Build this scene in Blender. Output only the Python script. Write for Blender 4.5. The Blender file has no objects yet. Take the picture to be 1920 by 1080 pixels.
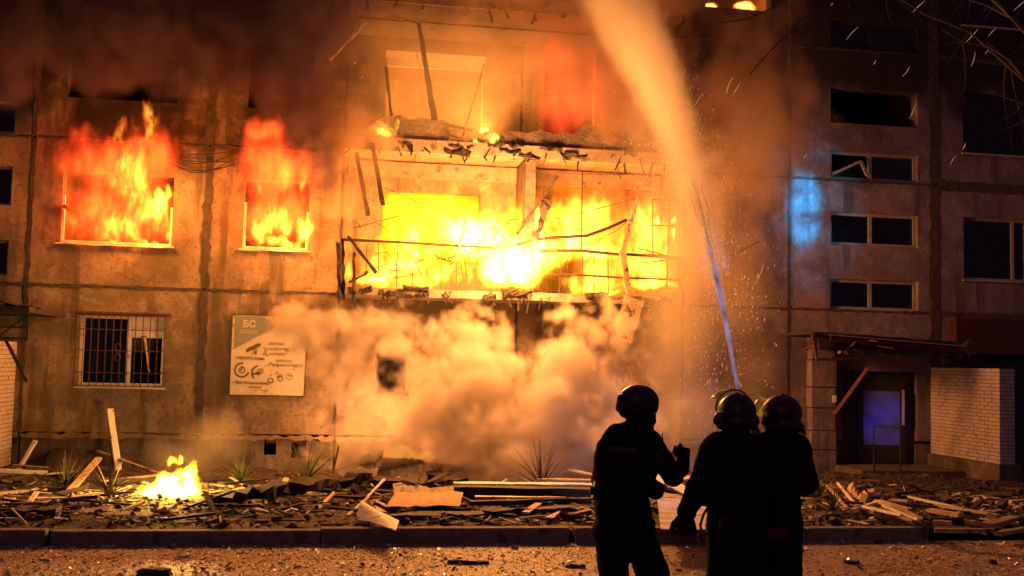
import bpy, bmesh, math, random
import numpy as np
from mathutils import Vector, Matrix

random.seed(7)
R = math.radians
sc = bpy.context.scene
COL = sc.collection

# ------------------------------------------------------------------ camera
CAM_H = 2.15
FPX = 2000.0                     # focal length for a 1920 px wide frame
cam_d = bpy.data.cameras.new('camera')
cam_d.sensor_width = 36.0
cam_d.lens = 36.0 * FPX / 1920.0
cam_d.clip_start = 0.1
cam_d.clip_end = 900.0
cam = bpy.data.objects.new('camera', cam_d)
COL.objects.link(cam)
CAM_M = (Matrix.Rotation(-R(9.5), 3, 'Z') @ Matrix.Rotation(R(90 + 3.9), 3, 'X') @ Matrix.Rotation(R(1.32), 3, 'Z'))
cam.matrix_world = Matrix.Translation((0, 0, CAM_H)) @ CAM_M.to_4x4()
sc.camera = cam

# ------------------------------------------------------------------ world: night sky with a dim violet glow
world = bpy.data.worlds.new("World")
sc.world = world
world.use_nodes = True
wn = world.node_tree
wn.nodes.clear()
w_out = wn.nodes.new('ShaderNodeOutputWorld')
w_bg = wn.nodes.new('ShaderNodeBackground')
w_bg.inputs['Color'].default_value = (0.44, 0.17, 0.36, 1)
w_bg.inputs['Strength'].default_value = 0.13
wn.links.new(w_bg.outputs[0], w_out.inputs[0])

# weak, broad added light, assumed to come from the street behind the photographer
sun_d = bpy.data.lights.new('assumed_street_glow', 'SUN')
sun_d.energy = 0.07
sun_d.angle = R(25)
sun_d.color = (1.0, 0.62, 0.72)
sun = bpy.data.objects.new('assumed_street_glow', sun_d)
sun.rotation_euler = (R(62), 0, R(-38))
COL.objects.link(sun)

# ------------------------------------------------------------------ exposure and render
sc.view_settings.view_transform = 'Standard'
sc.view_settings.look = 'None'
sc.view_settings.exposure = 0.0
sc.view_settings.gamma = 1.0
sc.view_settings.use_curve_mapping = False
cy = sc.cycles
cy.use_denoising = True
cy.max_bounces = 5
cy.diffuse_bounces = 2
cy.glossy_bounces = 2
cy.transmission_bounces = 3
cy.transparent_max_bounces = 40
cy.volume_bounces = 1
cy.volume_step_rate = 2.0
cy.volume_max_steps = 96
cy.sample_clamp_indirect = 4.0
cy.sample_clamp_direct = 30.0
cy.use_adaptive_sampling = True
cy.adaptive_threshold = 0.02
cy.caustics_reflective = False
cy.caustics_refractive = False


# ------------------------------------------------------------------ geometry helpers
WALL_Y = 22.4


def P(px, py, Y=WALL_Y):
    """the point of the vertical plane y = Y seen at a photograph pixel"""
    d = CAM_M @ Vector(((px - 960) / FPX, (540 - py) / FPX, -1))
    return Vector((0, 0, CAM_H)) + d * (Y / d.y)


def G(px, py, z=0.0):
    """the ground point (height z) seen at a photograph pixel"""
    d = CAM_M @ Vector(((px - 960) / FPX, (540 - py) / FPX, -1))
    return Vector((0, 0, CAM_H)) + d * ((z - CAM_H) / d.z)


def lawn_z(x, y):
    t = min(max((y - 12.8) / 9.6, 0), 1)
    return 0.13 - 0.26 * t + 0.03 * math.sin(x * 3.7 + math.sin(y * 2.2)) * math.sin(y * 3.1 + x) * min(1, (y - 12.8) / .5) + 0.05 * math.sin(x * 1.3 + 2 * math.sin(y * .9)) * math.sin(y * 1.1 + x * .4) * min(1, (y - 12.8) / .8)


def GL(px, py):
    """the lawn point seen at a photograph pixel"""
    z = 0.0
    for _ in range(6):
        p = G(px, py, z)
        z = lawn_z(p.x, p.y)
    return p


def tag(o, label=None, cat=None, group=None, kind=None):
    if label:
        o['label'] = label
    if cat:
        o['category'] = cat
    if group:
        o['group'] = group
    if kind:
        o['kind'] = kind
    return o


def empty(name, loc=(0, 0, 0), rz=0.0, parent=None):
    o = bpy.data.objects.new(name, None)
    COL.objects.link(o)
    o.location = loc
    o.rotation_euler = (0, 0, rz)
    o.empty_display_size = 0.2
    if parent:
        o.parent = parent
    return o


class MB:
    def __init__(self):
        self.v, self.f = [], []

    def raw(self, vs, fs):
        b = len(self.v)
        self.v += [tuple(p) for p in vs]
        self.f += [tuple(b + i for i in f) for f in fs]
        return self

    def box(self, x0, x1, y0, y1, z0, z1, M=None):
        vs = [Vector((x, y, z)) for x in (x0, x1) for y in (y0, y1) for z in (z0, z1)]
        if M is not None:
            vs = [M @ p for p in vs]
        return self.raw(vs, [(0, 1, 3, 2), (4, 6, 7, 5), (0, 4, 5, 1), (2, 3, 7, 6), (0, 2, 6, 4), (1, 5, 7, 3)])

    def beam(self, a, b, w, h, roll=0.0, jag=0.0, seg=1, taper=1.0):
        """a rectangular bar from a to b; jag roughens it"""
        a, b = Vector(a), Vector(b)
        d = (b - a)
        L = d.length
        d.normalize()
        up = Vector((0, 0, 1)) if abs(d.z) < .95 else Vector((0, 1, 0))
        s = d.cross(up).normalized()
        u = s.cross(d).normalized()
        s, u = s * math.cos(roll) + u * math.sin(roll), u * math.cos(roll) - s * math.sin(roll)
        vs, fs = [], []
        for i in range(seg + 1):
            t = i / seg
            c = a + d * (L * t)
            k = 1 + (taper - 1) * t
            for sx, su in ((-1, -1), (1, -1), (1, 1), (-1, 1)):
                q = c + s * (sx * w / 2 * k) + u * (su * h / 2 * k)
                if jag:
                    q += Vector([random.uniform(-jag, jag) for _ in range(3)])
                vs.append(q)
        for i in range(seg):
            o = i * 4
            for k in range(4):
                fs.append((o + k, o + (k + 1) % 4, o + 4 + (k + 1) % 4, o + 4 + k))
        fs.append((3, 2, 1, 0))
        o = seg * 4
        fs.append((o, o + 1, o + 2, o + 3))
        return self.raw(vs, fs)

    def tube(self, pts, rad, n=8, cap=True):
        pts = [Vector(p) for p in pts]
        if not hasattr(rad, '__len__'):
            rad = [rad] * len(pts)
        vs, fs = [], []
        ref = None
        for i, p in enumerate(pts):
            d = (pts[min(i + 1, len(pts) - 1)] - pts[max(i - 1, 0)]).normalized()
            if ref is None:
                ref = d.orthogonal().normalized()
            s = (ref - d * ref.dot(d))
            s = s.normalized() if s.length > 1e-5 else d.orthogonal().normalized()
            ref = s
            u = d.cross(s)
            for k in range(n):
                a = 2 * math.pi * k / n
                vs.append(p + (s * math.cos(a) + u * math.sin(a)) * rad[i])
        for i in range(len(pts) - 1):
            for k in range(n):
                a, b = i * n + k, i * n + (k + 1) % n
                fs.append((a, b, b + n, a + n))
        if cap:
            fs.append(tuple(range(n - 1, -1, -1)))
            o = (len(pts) - 1) * n
            fs.append(tuple(range(o, o + n)))
        return self.raw(vs, fs)

    def mesh(self, name):
        me = bpy.data.meshes.new(name)
        me.from_pydata(self.v, [], self.f)
        me.update()
        return me

    def build(self, name, mat=None, parent=None, smooth=False, bevel=0.0):
        me = self.mesh(name)
        bm = bmesh.new()
        bm.from_mesh(me)
        bmesh.ops.recalc_face_normals(bm, faces=bm.faces)
        bm.to_mesh(me)
        bm.free()
        o = bpy.data.objects.new(name, me)
        COL.objects.link(o)
        if mat:
            me.materials.append(mat)
        if smooth:
            me.polygons.foreach_set('use_smooth', [True] * len(me.polygons))
        if bevel:
            md = o.modifiers.new('bevel', 'BEVEL')
            md.width = bevel
            md.segments = 2
            md.limit_method = 'ANGLE'
        if parent:
            o.parent = parent
        return o


# ------------------------------------------------------------------ materials
def new_mat(name):
    m = bpy.data.materials.new(name)
    m.use_nodes = True
    nt = m.node_tree
    nt.nodes.clear()
    out = nt.nodes.new('ShaderNodeOutputMaterial')
    return m, nt, out


def surf(name, c1, c2=None, scale=6.0, rough=0.8, bump=0.2, bscale=None, metallic=0.0, stretch=(1, 1, 1), detail=6,
         spec=0.4, c3=None, s3=25.0, t3=0.6, bdist=0.02, coord='Object'):
    m, nt, out = new_mat(name)
    N, L = nt.nodes, nt.links
    b = N.new('ShaderNodeBsdfPrincipled')
    b.inputs['Roughness'].default_value = rough
    b.inputs['Metallic'].default_value = metallic
    b.inputs['Specular IOR Level'].default_value = spec
    tc = N.new('ShaderNodeTexCoord')
    mp = N.new('ShaderNodeMapping')
    mp.inputs['Scale'].default_value = stretch
    L.new(tc.outputs[coord], mp.inputs[0])
    n1 = N.new('ShaderNodeTexNoise')
    n1.inputs['Scale'].default_value = scale
    n1.inputs['Detail'].default_value = detail
    n1.inputs['Roughness'].default_value = 0.65
    L.new(mp.outputs[0], n1.inputs['Vector'])
    r = N.new('ShaderNodeValToRGB')
    r.color_ramp.elements[0].position = 0.32
    r.color_ramp.elements[1].position = 0.68
    r.color_ramp.elements[0].color = (*c1, 1)
    r.color_ramp.elements[1].color = (*(c2 or c1), 1)
    L.new(n1.outputs['Fac'], r.inputs[0])
    col = r.outputs[0]
    if c3:
        n3 = N.new('ShaderNodeTexNoise')
        n3.inputs['Scale'].default_value = s3
        n3.inputs['Detail'].default_value = 8
        L.new(mp.outputs[0], n3.inputs['Vector'])
        r3 = N.new('ShaderNodeValToRGB')
        r3.color_ramp.elements[0].position = t3
        r3.color_ramp.elements[1].position = t3 + 0.06
        L.new(n3.outputs['Fac'], r3.inputs[0])
        mx = N.new('ShaderNodeMixRGB')
        L.new(r3.outputs[0], mx.inputs[0])
        L.new(col, mx.inputs[1])
        mx.inputs[2].default_value = (*c3, 1)
        col = mx.outputs[0]
    L.new(col, b.inputs['Base Color'])
    if bump:
        n2 = N.new('ShaderNodeTexNoise')
        n2.inputs['Scale'].default_value = bscale or scale * 5
        n2.inputs['Detail'].default_value = 8
        L.new(mp.outputs[0], n2.inputs['Vector'])
        bp = N.new('ShaderNodeBump')
        bp.inputs['Strength'].default_value = bump
        bp.inputs['Distance'].default_value = bdist
        L.new(n2.outputs['Fac'], bp.inputs['Height'])
        L.new(bp.outputs[0], b.inputs['Normal'])
    L.new(b.outputs[0], out.inputs[0])
    return m


def plaster_mat(name, base, dark, light, soot_shade_amt=0.0, soot_shade_pts=(), soot_shade_z=None):
    """old rendered concrete: blotches, rain streaks, chipped paint, soot, painted shade high up"""
    m, nt, out = new_mat(name)
    N, L = nt.nodes, nt.links
    b = N.new('ShaderNodeBsdfPrincipled')
    b.inputs['Roughness'].default_value = 0.9
    b.inputs['Specular IOR Level'].default_value = 0.2
    tc = N.new('ShaderNodeNewGeometry')

    def noise(scale, det=6, st=(1, 1, 1), dist=0.0, rough=0.6):
        mp = N.new('ShaderNodeMapping')
        mp.inputs['Scale'].default_value = st
        L.new(tc.outputs['Position'], mp.inputs[0])
        n = N.new('ShaderNodeTexNoise')
        n.inputs['Scale'].default_value = scale
        n.inputs['Detail'].default_value = det
        n.inputs['Roughness'].default_value = rough
        n.inputs['Distortion'].default_value = dist
        L.new(mp.outputs[0], n.inputs['Vector'])
        return n.outputs['Fac']

    def ramp(s, a, c):
        r = N.new('ShaderNodeMapRange')
        r.interpolation_type = 'SMOOTHSTEP'
        r.inputs[1].default_value = a
        r.inputs[2].default_value = c
        L.new(s, r.inputs[0])
        return r.outputs[0]

    def mix(f, a, c, amt=1.0, mode='MIX'):
        mx = N.new('ShaderNodeMixRGB')
        mx.blend_type = mode
        if amt != 1.0:
            mm = N.new('ShaderNodeMath')
            mm.operation = 'MULTIPLY'
            L.new(f, mm.inputs[0])
            mm.inputs[1].default_value = amt
            f = mm.outputs[0]
        L.new(f, mx.inputs[0])
        for k, s in ((1, a), (2, c)):
            if isinstance(s, tuple):
                mx.inputs[k].default_value = (*s, 1)
            else:
                L.new(s, mx.inputs[k])
        return mx.outputs[0]

    col = mix(ramp(noise(1.3, 8), .35, .65), base, dark)
    col = mix(ramp(noise(3.0, 9, dist=.4), .56, .60), col, light, .35)
    col = mix(ramp(noise(2.2, 6, (1.3, 1, .16)), .52, .68), col, tuple(c * .45 for c in dark), .75)
    col = mix(ramp(noise(16, 6), .52, .68), col, tuple(c * .5 for c in dark), .6)
    col = mix(ramp(noise(.7, 7, dist=.8), .48, .62), col, tuple(c * .62 for c in dark), .6)
    if soot_shade_pts or soot_shade_z:
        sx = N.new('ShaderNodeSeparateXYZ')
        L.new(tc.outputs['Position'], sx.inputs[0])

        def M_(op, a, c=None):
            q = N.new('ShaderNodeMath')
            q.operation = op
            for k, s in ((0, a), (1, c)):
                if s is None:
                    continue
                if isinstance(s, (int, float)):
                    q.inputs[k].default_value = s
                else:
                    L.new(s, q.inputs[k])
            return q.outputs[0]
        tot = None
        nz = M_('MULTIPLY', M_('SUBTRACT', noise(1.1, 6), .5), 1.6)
        for (x, z, rx, rz) in soot_shade_pts:
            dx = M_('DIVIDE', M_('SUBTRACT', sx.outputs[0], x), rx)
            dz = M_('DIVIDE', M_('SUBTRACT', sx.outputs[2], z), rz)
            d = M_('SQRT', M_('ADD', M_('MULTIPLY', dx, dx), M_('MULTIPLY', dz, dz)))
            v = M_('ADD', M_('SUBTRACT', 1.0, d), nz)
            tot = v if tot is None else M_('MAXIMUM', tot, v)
        if soot_shade_z:
            v = M_('ADD', M_('DIVIDE', M_('SUBTRACT', sx.outputs[2], soot_shade_z[0]), soot_shade_z[1]), nz)
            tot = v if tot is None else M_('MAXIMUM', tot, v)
        col = mix(ramp(tot, 0.0, .6), col, (.018, .013, .011), soot_shade_amt)  # near-black for soot and for upper wall left without light
    L.new(col, b.inputs['Base Color'])
    bp = N.new('ShaderNodeBump')
    bp.inputs['Strength'].default_value = 0.55
    bp.inputs['Distance'].default_value = 0.03
    L.new(noise(9, 9, rough=.7), bp.inputs['Height'])
    L.new(bp.outputs[0], b.inputs['Normal'])
    L.new(b.outputs[0], out.inputs[0])
    return m


SOOT_SHADE = [(-4.2, 7.0, 2.0, 2.3), (-1.2, 6.8, 1.3, 1.9), (2.0, 9.6, 2.6, 1.3), (4.9, 10.0, 1.4, 1.5), (8.6, 11.3, 2.0, 1.5), (-3.5, 9.3, 7.0, 2.75), (-6.5, 7.6, 1.8, 1.2)]  # soot over burning openings; wide entries paint the unlit upper left wall dark
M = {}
M['plaster'] = plaster_mat('facade_plaster', (.29, .22, .155), (.17, .125, .085), (.40, .32, .24), .95, SOOT_SHADE, (9.4, 2.5))
M['plaster_grey'] = plaster_mat('stairwell_plaster', (.225, .18, .225), (.15, .12, .155), (.31, .26, .30), .9, (), (7.9, 1.5))  # upper part painted dark where firelight hardly reaches
M['inner_plaster'] = plaster_mat('room_plaster', (.42, .34, .25), (.26, .19, .13), (.5, .42, .32))
M['plinth'] = plaster_mat('plinth_concrete', (.17, .135, .10), (.10, .08, .06), (.25, .2, .15))
M['joint'] = surf('joint_tar', (.035, .026, .02), (.09, .07, .05), 8, .85, .6, 30)
M['slab'] = surf('slab_concrete', (.15, .12, .09), (.28, .22, .17), 3, .9, .5, 20, c3=(.09, .07, .055), s3=5, t3=.6)
M['charred_slab'] = surf('charred_concrete', (.035, .026, .02), (.13, .10, .075), 4, .9, .8, 16, bdist=.04)
M['white_frame'] = surf('white_window_frame', (.62, .58, .5), (.74, .70, .62), 5, .5, .05, c3=(.3, .25, .2), s3=8, t3=.62)
M['grey_frame'] = surf('grey_window_frame', (.22, .20, .21), (.32, .30, .31), 5, .6, .05)
M['char'] = surf('charred_wood', (.012, .009, .008), (.04, .028, .02), 14, .75, .9, 40, bdist=.03)
M['dark_metal'] = surf('dark_metal', (.03, .025, .022), (.06, .05, .045), 12, .55, .2, metallic=.5)
M['rust'] = surf('rusty_metal', (.07, .03, .018), (.14, .06, .03), 12, .8, .4, metallic=.2)
M['red_metal'] = surf('dark_red_sheet', (.04, .008, .009), (.07, .015, .015), 5, .6, .3)
M['wood'] = surf('pale_split_wood', (.42, .30, .16), (.62, .47, .28), 5, .75, .3, 30, stretch=(.3, 6, 6), c3=(.16, .1, .06), s3=4, t3=.64)
M['old_wood'] = surf('weathered_wood', (.2, .15, .1), (.36, .28, .19), 5, .8, .4, 30, c3=(.05, .035, .03), s3=5, t3=.56)
M['white_board'] = surf('white_painted_board', (.6, .56, .48), (.74, .7, .6), 5, .6, .2, 18, c3=(.2, .15, .1), s3=6, t3=.62)
M['osb'] = surf('chipboard', (.42, .27, .13), (.58, .41, .22), 14, .8, .3, 40, c3=(.24, .15, .08), s3=18, t3=.6)
M['zinc'] = surf('zinc_sheet', (.42, .42, .44), (.6, .58, .58), 3, .42, .2, 12, metallic=.6)
M['kerb'] = surf('kerb_concrete', (.12, .10, .085), (.22, .185, .16), 5, .85, .5, 40, c3=(.09, .075, .065), s3=5, t3=.58)
M['stucco_room'] = surf('burnt_room', (.2, .13, .08), (.34, .23, .14), 2, .9, .4)


def glass_mat():
    m, nt, out = new_mat('window_glass')
    N, L = nt.nodes, nt.links
    t = N.new('ShaderNodeBsdfTransparent')
    t.inputs[0].default_value = (.55, .6, .62, 1)
    g = N.new('ShaderNodeBsdfGlossy')
    g.inputs['Roughness'].default_value = .06
    g.inputs[0].default_value = (.8, .8, .85, 1)
    mx = N.new('ShaderNodeMixShader')
    mx.inputs[0].default_value = .05
    L.new(t.outputs[0], mx.inputs[1])
    L.new(g.outputs[0], mx.inputs[2])
    L.new(mx.outputs[0], out.inputs[0])
    return m


M['glass'] = glass_mat()


def emis(name, col, s):
    m, nt, out = new_mat(name)
    e = nt.nodes.new('ShaderNodeEmission')
    e.inputs[0].default_value = (*col, 1)
    e.inputs[1].default_value = s
    nt.links.new(e.outputs[0], out.inputs[0])
    m.cycles.emission_sampling = 'NONE'
    return m


# ------------------------------------------------------------------ ground, road, kerb, lawn
def ground_mat():
    """trodden asphalt with soil and splinters of glass over it"""
    m, nt, out = new_mat('littered_asphalt')
    N, L = nt.nodes, nt.links
    b = N.new('ShaderNodeBsdfPrincipled')
    tc = N.new('ShaderNodeNewGeometry')

    def noise(s, d=6, st=(1, 1, 1)):
        mp = N.new('ShaderNodeMapping')
        mp.inputs['Scale'].default_value = st
        L.new(tc.outputs['Position'], mp.inputs[0])
        n = N.new('ShaderNodeTexNoise')
        n.inputs['Scale'].default_value = s
        n.inputs['Detail'].default_value = d
        n.inputs['Roughness'].default_value = .7
        L.new(mp.outputs[0], n.inputs['Vector'])
        return n.outputs['Fac']
    r = N.new('ShaderNodeValToRGB')
    e = r.color_ramp.elements
    e[0].position, e[0].color = .40, (.14, .07, .045, 1)
    e[1].position, e[1].color = .53, (.52, .33, .20, 1)
    e.new(.60).color = (.68, .50, .34, 1)
    e.new(.68).color = (.66, .55, .40, 1)
    L.new(noise(30, 9, (.6, 1, 1)), r.inputs[0])
    r2 = N.new('ShaderNodeValToRGB')
    r2.color_ramp.elements[0].position, r2.color_ramp.elements[0].color = .38, (.62, .5, .42, 1)
    r2.color_ramp.elements[1].position, r2.color_ramp.elements[1].color = .62, (1, 1, 1, 1)
    L.new(noise(1.2, 5), r2.inputs[0])
    mx = N.new('ShaderNodeMixRGB')
    mx.blend_type = 'MULTIPLY'
    mx.inputs[0].default_value = 1
    L.new(r.outputs[0], mx.inputs[1])
    L.new(r2.outputs[0], mx.inputs[2])
    L.new(mx.outputs[0], b.inputs['Base Color'])
    b.inputs['Roughness'].default_value = .42
    b.inputs['Specular IOR Level'].default_value = .8
    bp = N.new('ShaderNodeBump')
    bp.inputs['Strength'].default_value = 1.0
    bp.inputs['Distance'].default_value = .08
    L.new(noise(20, 9), bp.inputs['Height'])
    L.new(bp.outputs[0], b.inputs['Normal'])
    L.new(b.outputs[0], out.inputs[0])
    return m


M['ground'] = ground_mat()
M['soil'] = surf('burnt_soil', (.03, .02, .014), (.11, .075, .045), 7, .9, 1.0, 30, bdist=.06, c3=(.3, .22, .14), s3=34, t3=.64)

o = MB().box(-160, 160, -90, 260, -.6, -.45).build('ground', M['soil'])
tag(o, kind='structure')
o = MB().box(-60, 60, -40, 12.60, -.44, 0).build('pavement', M['ground'])
tag(o, kind='structure')

# lawn: uneven strip between kerb and house
def grid_mesh(name, x0, x1, y0, y1, nx, ny, fz, mat):
    vs = [(x0 + (x1 - x0) * i / nx, y0 + (y1 - y0) * j / ny) for j in range(ny + 1) for i in range(nx + 1)]
    vs = [(x, y, fz(x, y)) for x, y in vs]
    fs = [(j * (nx + 1) + i, j * (nx + 1) + i + 1, (j + 1) * (nx + 1) + i + 1, (j + 1) * (nx + 1) + i) for j in range(ny) for i in range(nx)]
    o = MB().raw(vs, fs).build(name, mat, smooth=True)
    return o


rl = random.Random(3)
o = grid_mesh('lawn', -14, 22, 12.76, 22.36, 240, 70, lambda x, y: lawn_z(x, y) + rl.uniform(-.012, .012), M['soil'])
tag(o, kind='structure')

# kerbstones, each its own
kx = -9.0
kerb_root = empty('kerb', (0, 12.68, 0))
tag(kerb_root, 'low grey concrete kerb running along the road in front of the debris', 'kerb')
rk = random.Random(5)
KEND = G(1748, 1016).x
kbase = None
while kx < KEND - .2:
    ln = min(2.0 if kx < -4 else 2.95, KEND - kx)
    dz = rk.uniform(-.012, .012)
    o = MB().box(kx + .012, kx + ln - .012, 12.60 - .001, 12.76, -.1, .165 + dz, Matrix.Rotation(rk.uniform(-.003, .003), 4, 'Z')).build('kerbstone', M['kerb'], bevel=.012)
    o.parent = kerb_root
    o.matrix_parent_inverse = Matrix.Translation((0, -12.68, 0))
    kx += ln

# ------------------------------------------------------------------ building
bld = empty('apartment_building', (3.5, 22.4, 0))
tag(bld, 'burning prefabricated apartment block with stained concrete panels and loggias', 'building')
BINV = Matrix.Translation((-3.5, -22.4, 0))


def bpart(o, par=None):
    o.parent = par or bld
    if par is None:
        o.matrix_parent_inverse = BINV
    else:
        o.matrix_parent_inverse = par.matrix_world.inverted() if False else Matrix.Identity(4)
    return o


def panel(x0, x1, z0, z1, holes, mat, name='wall_panel', y=WALL_Y, th=.28, gap=.02):
    xs = sorted({x0 + gap, x1 - gap, *[h[0] for h in holes], *[h[1] for h in holes]})
    zs = sorted({z0 + gap, z1 - gap, *[h[2] for h in holes], *[h[3] for h in holes]})
    xs = [x for x in xs if x0 + gap <= x <= x1 - gap]
    zs = [z for z in zs if z0 + gap <= z <= z1 - gap]

    def sub(a, mx):
        r = [a[0]]
        for p, q in zip(a, a[1:]):
            n = max(1, int((q - p) / mx))
            r += [p + (q - p) * k / n for k in range(1, n + 1)]
        return r
    xs, zs = sub(xs, 1.0), sub(zs, 1.0)
    bm = bmesh.new()
    V = {}

    def vt(i, j):
        if (i, j) not in V:
            V[i, j] = bm.verts.new((xs[i], y, zs[j]))
        return V[i, j]
    for i in range(len(xs) - 1):
        for j in range(len(zs) - 1):
            cx, cz = (xs[i] + xs[i + 1]) / 2, (zs[j] + zs[j + 1]) / 2
            if any(h[0] < cx < h[1] and h[2] < cz < h[3] for h in holes):
                continue
            bm.faces.new((vt(i, j), vt(i + 1, j), vt(i + 1, j + 1), vt(i, j + 1)))
    g = bmesh.ops.extrude_face_region(bm, geom=list(bm.faces))
    bmesh.ops.translate(bm, vec=(0, th, 0), verts=[e for e in g['geom'] if isinstance(e, bmesh.types.BMVert)])
    bmesh.ops.recalc_face_normals(bm, faces=bm.faces)
    me = bpy.data.meshes.new(name)
    bm.to_mesh(me)
    bm.free()
    me.materials.append(mat)
    o = bpy.data.objects.new(name, me)
    COL.objects.link(o)
    return bpart(o)


XS = [-13.2, -9.6, -6.0, -2.6, .12, 3.86, 7.55, 10.0, 13.55, 17.2, 20.8]
ZS = [.53, 3.45, 6.40, 9.42, 12.4, 15.3]
HOLES = {}


def hole(i, k, *h):
    HOLES.setdefault((i, k), []).append(h)


W1 = (-5.42, -3.28)
W2 = (-1.88, -.56)
GW = (-4.96, -3.32)
hole(2, 0, GW[0], GW[1], 1.42, 2.88)
hole(2, 1, W1[0], W1[1], 4.31, 5.75)
hole(3, 1, W2[0], W2[1], 4.33, 5.75)
for k, z in ((2, 7.25), (3, 10.25), (4, 13.2)):
    hole(2, k, W1[0], W1[1], z, z + 1.42)
    hole(3, k, W2[0], W2[1], z, z + 1.42)
# loggia bays
SW = (P(700, 700).x, P(767, 700).x)
hole(4, 0, SW[0], SW[1], 1.36, 2.3)
for k in range(1, 5):
    z = ZS[k]
    hole(4, k, .95, 3.02, z + .72, z + 2.22)
    hole(5, k, 4.36, 5.5, z + .12, z + 2.62)
for k in range(1, 5):
    if k > 2:
        hole(6, k, 8.0, 9.55, ZS[k] + .75, ZS[k] + 2.2)
# stairwell
ST = (11.0, 13.14)
for z0, z1, k in ((3.47, 4.16, 1), (4.93, 5.68, 1), (6.42, 7.08, 2), (7.72, 8.52, 2), (9.44, 10.1, 3), (10.8, 11.5, 3), (12.42, 13.1, 4)):
    hole(7, k, ST[0], ST[1], max(z0, ZS[k] + .025), z1)
hole(7, 0, 11.3, 13.1, .531, 2.1)
for k in range(1, 5):
    hole(8, k, 14.28, 15.95, ZS[k] + .8, ZS[k] + 2.25)
    hole(9, k, 17.9, 20.0, ZS[k] + .8, ZS[k] + 2.25)
# left stairwell
for z0, z1, k in ((3.6, 4.3, 1), (5.0, 5.78, 1), (6.45, 7.1, 2), (7.8, 8.5, 2)):
    hole(1, k, -8.6, -6.38, z0, z1)
hole(0, 1, -12.5, -10.6, 4.25, 5.7)
hole(0, 2, -12.5, -10.6, 7.2, 8.7)
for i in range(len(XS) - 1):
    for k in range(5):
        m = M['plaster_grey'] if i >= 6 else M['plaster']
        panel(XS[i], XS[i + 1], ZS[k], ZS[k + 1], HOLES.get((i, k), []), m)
# plinth
for i in range(len(XS) - 1):
    h = [(11.3, 13.1, -.3, .54)] if i == 7 else []
    if i == 3:
        h = [(-1.3, -1.05, .12, .42), (-.75, -.45, .05, .42)]
    panel(XS[i], XS[i + 1], -.5, .51, h, M['plinth'], 'plinth_panel', y=WALL_Y + .06, th=.22)

# backing strips in the joints (the dark tar between panels)
def jag_strip(name, a, b, w, y, mat, seg=26, horiz=False, amp=.03, th=.03):
    vs, fs = [], []
    rr = random.Random(int((a[0] + a[1] * 7 + b[0] * 3) * 100))
    for i in range(seg + 1):
        t = i / seg
        x = a[0] + (b[0] - a[0]) * t
        z = a[1] + (b[1] - a[1]) * t
        e0, e1 = w / 2 + rr.uniform(-amp, amp), w / 2 + rr.uniform(-amp, amp)
        if horiz:
            q = [(x, y, z - e0), (x, y, z + e1), (x, y + th, z + e1), (x, y + th, z - e0)]
        else:
            q = [(x - e0, y, z), (x + e1, y, z), (x + e1, y + th, z), (x - e0, y + th, z)]
        vs += q
    for i in range(seg):
        for k in range(4):
            fs.append((i * 4 + k, i * 4 + (k + 1) % 4, i * 4 + 4 + (k + 1) % 4, i * 4 + 4 + k))
    fs.append((0, 1, 2, 3))
    fs.append(tuple(seg * 4 + k for k in range(4)))
    return bpart(MB().raw(vs, fs).build(name, mat))


for x in XS[1:-1]:
    wide = {-2.6: .17, 13.55: .24, -6.0: .08}.get(x, .05)
    for k in range(5):
        if x in (3.86, 7.55) and False:
            continue
        jag_strip('joint_strip', (x, ZS[k] + .02), (x, ZS[k + 1] - .02), wide, WALL_Y - .012, M['joint'], 24, amp=.02 if wide < .1 else .035)
for k in range(1, 5):
    for i in range(len(XS) - 1):
        wd = .10 if i >= 8 else .045
        if i >= 8 and k == 2:
            wd = .22
        jag_strip('joint_strip', (XS[i] + .02, ZS[k]), (XS[i + 1] - .02, ZS[k]), wd, WALL_Y - .016, M['joint'], 30, True, amp=.022)
# crumbling ledge above the plinth
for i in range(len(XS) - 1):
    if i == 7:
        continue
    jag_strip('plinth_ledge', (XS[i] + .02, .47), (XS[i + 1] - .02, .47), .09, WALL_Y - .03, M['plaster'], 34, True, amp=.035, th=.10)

# floors, partitions, back and roof
for k, z in enumerate([.45] + ZS[1:]):
    bpart(MB().box(-13.2, 20.8, WALL_Y + .29, 32, z - .11, z + .11).build('floor_slab', M['stucco_room']))
for x in XS[:1] + XS[2:]:
    bpart(MB().box(x - .08, x + .08, WALL_Y + .285, 31.8, -.5, 15.35).build('partition_wall', M['stucco_room']))
bpart(MB().box(-13.2, 20.8, 27.2, 27.4, -.5, 15.35).build('inner_wall', M['inner_plaster']))
bpart(MB().box(-13.4, 21.0, 32, 32.3, -.5, 15.5).build('back_wall', M['plaster_grey']))
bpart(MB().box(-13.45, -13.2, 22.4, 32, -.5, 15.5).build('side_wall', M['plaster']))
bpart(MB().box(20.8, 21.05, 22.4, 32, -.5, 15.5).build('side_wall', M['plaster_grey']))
bpart(MB().box(-13.6, 21.2, 22.1, 32.4, 15.42, 15.7).build('roof', M['slab']))


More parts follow.
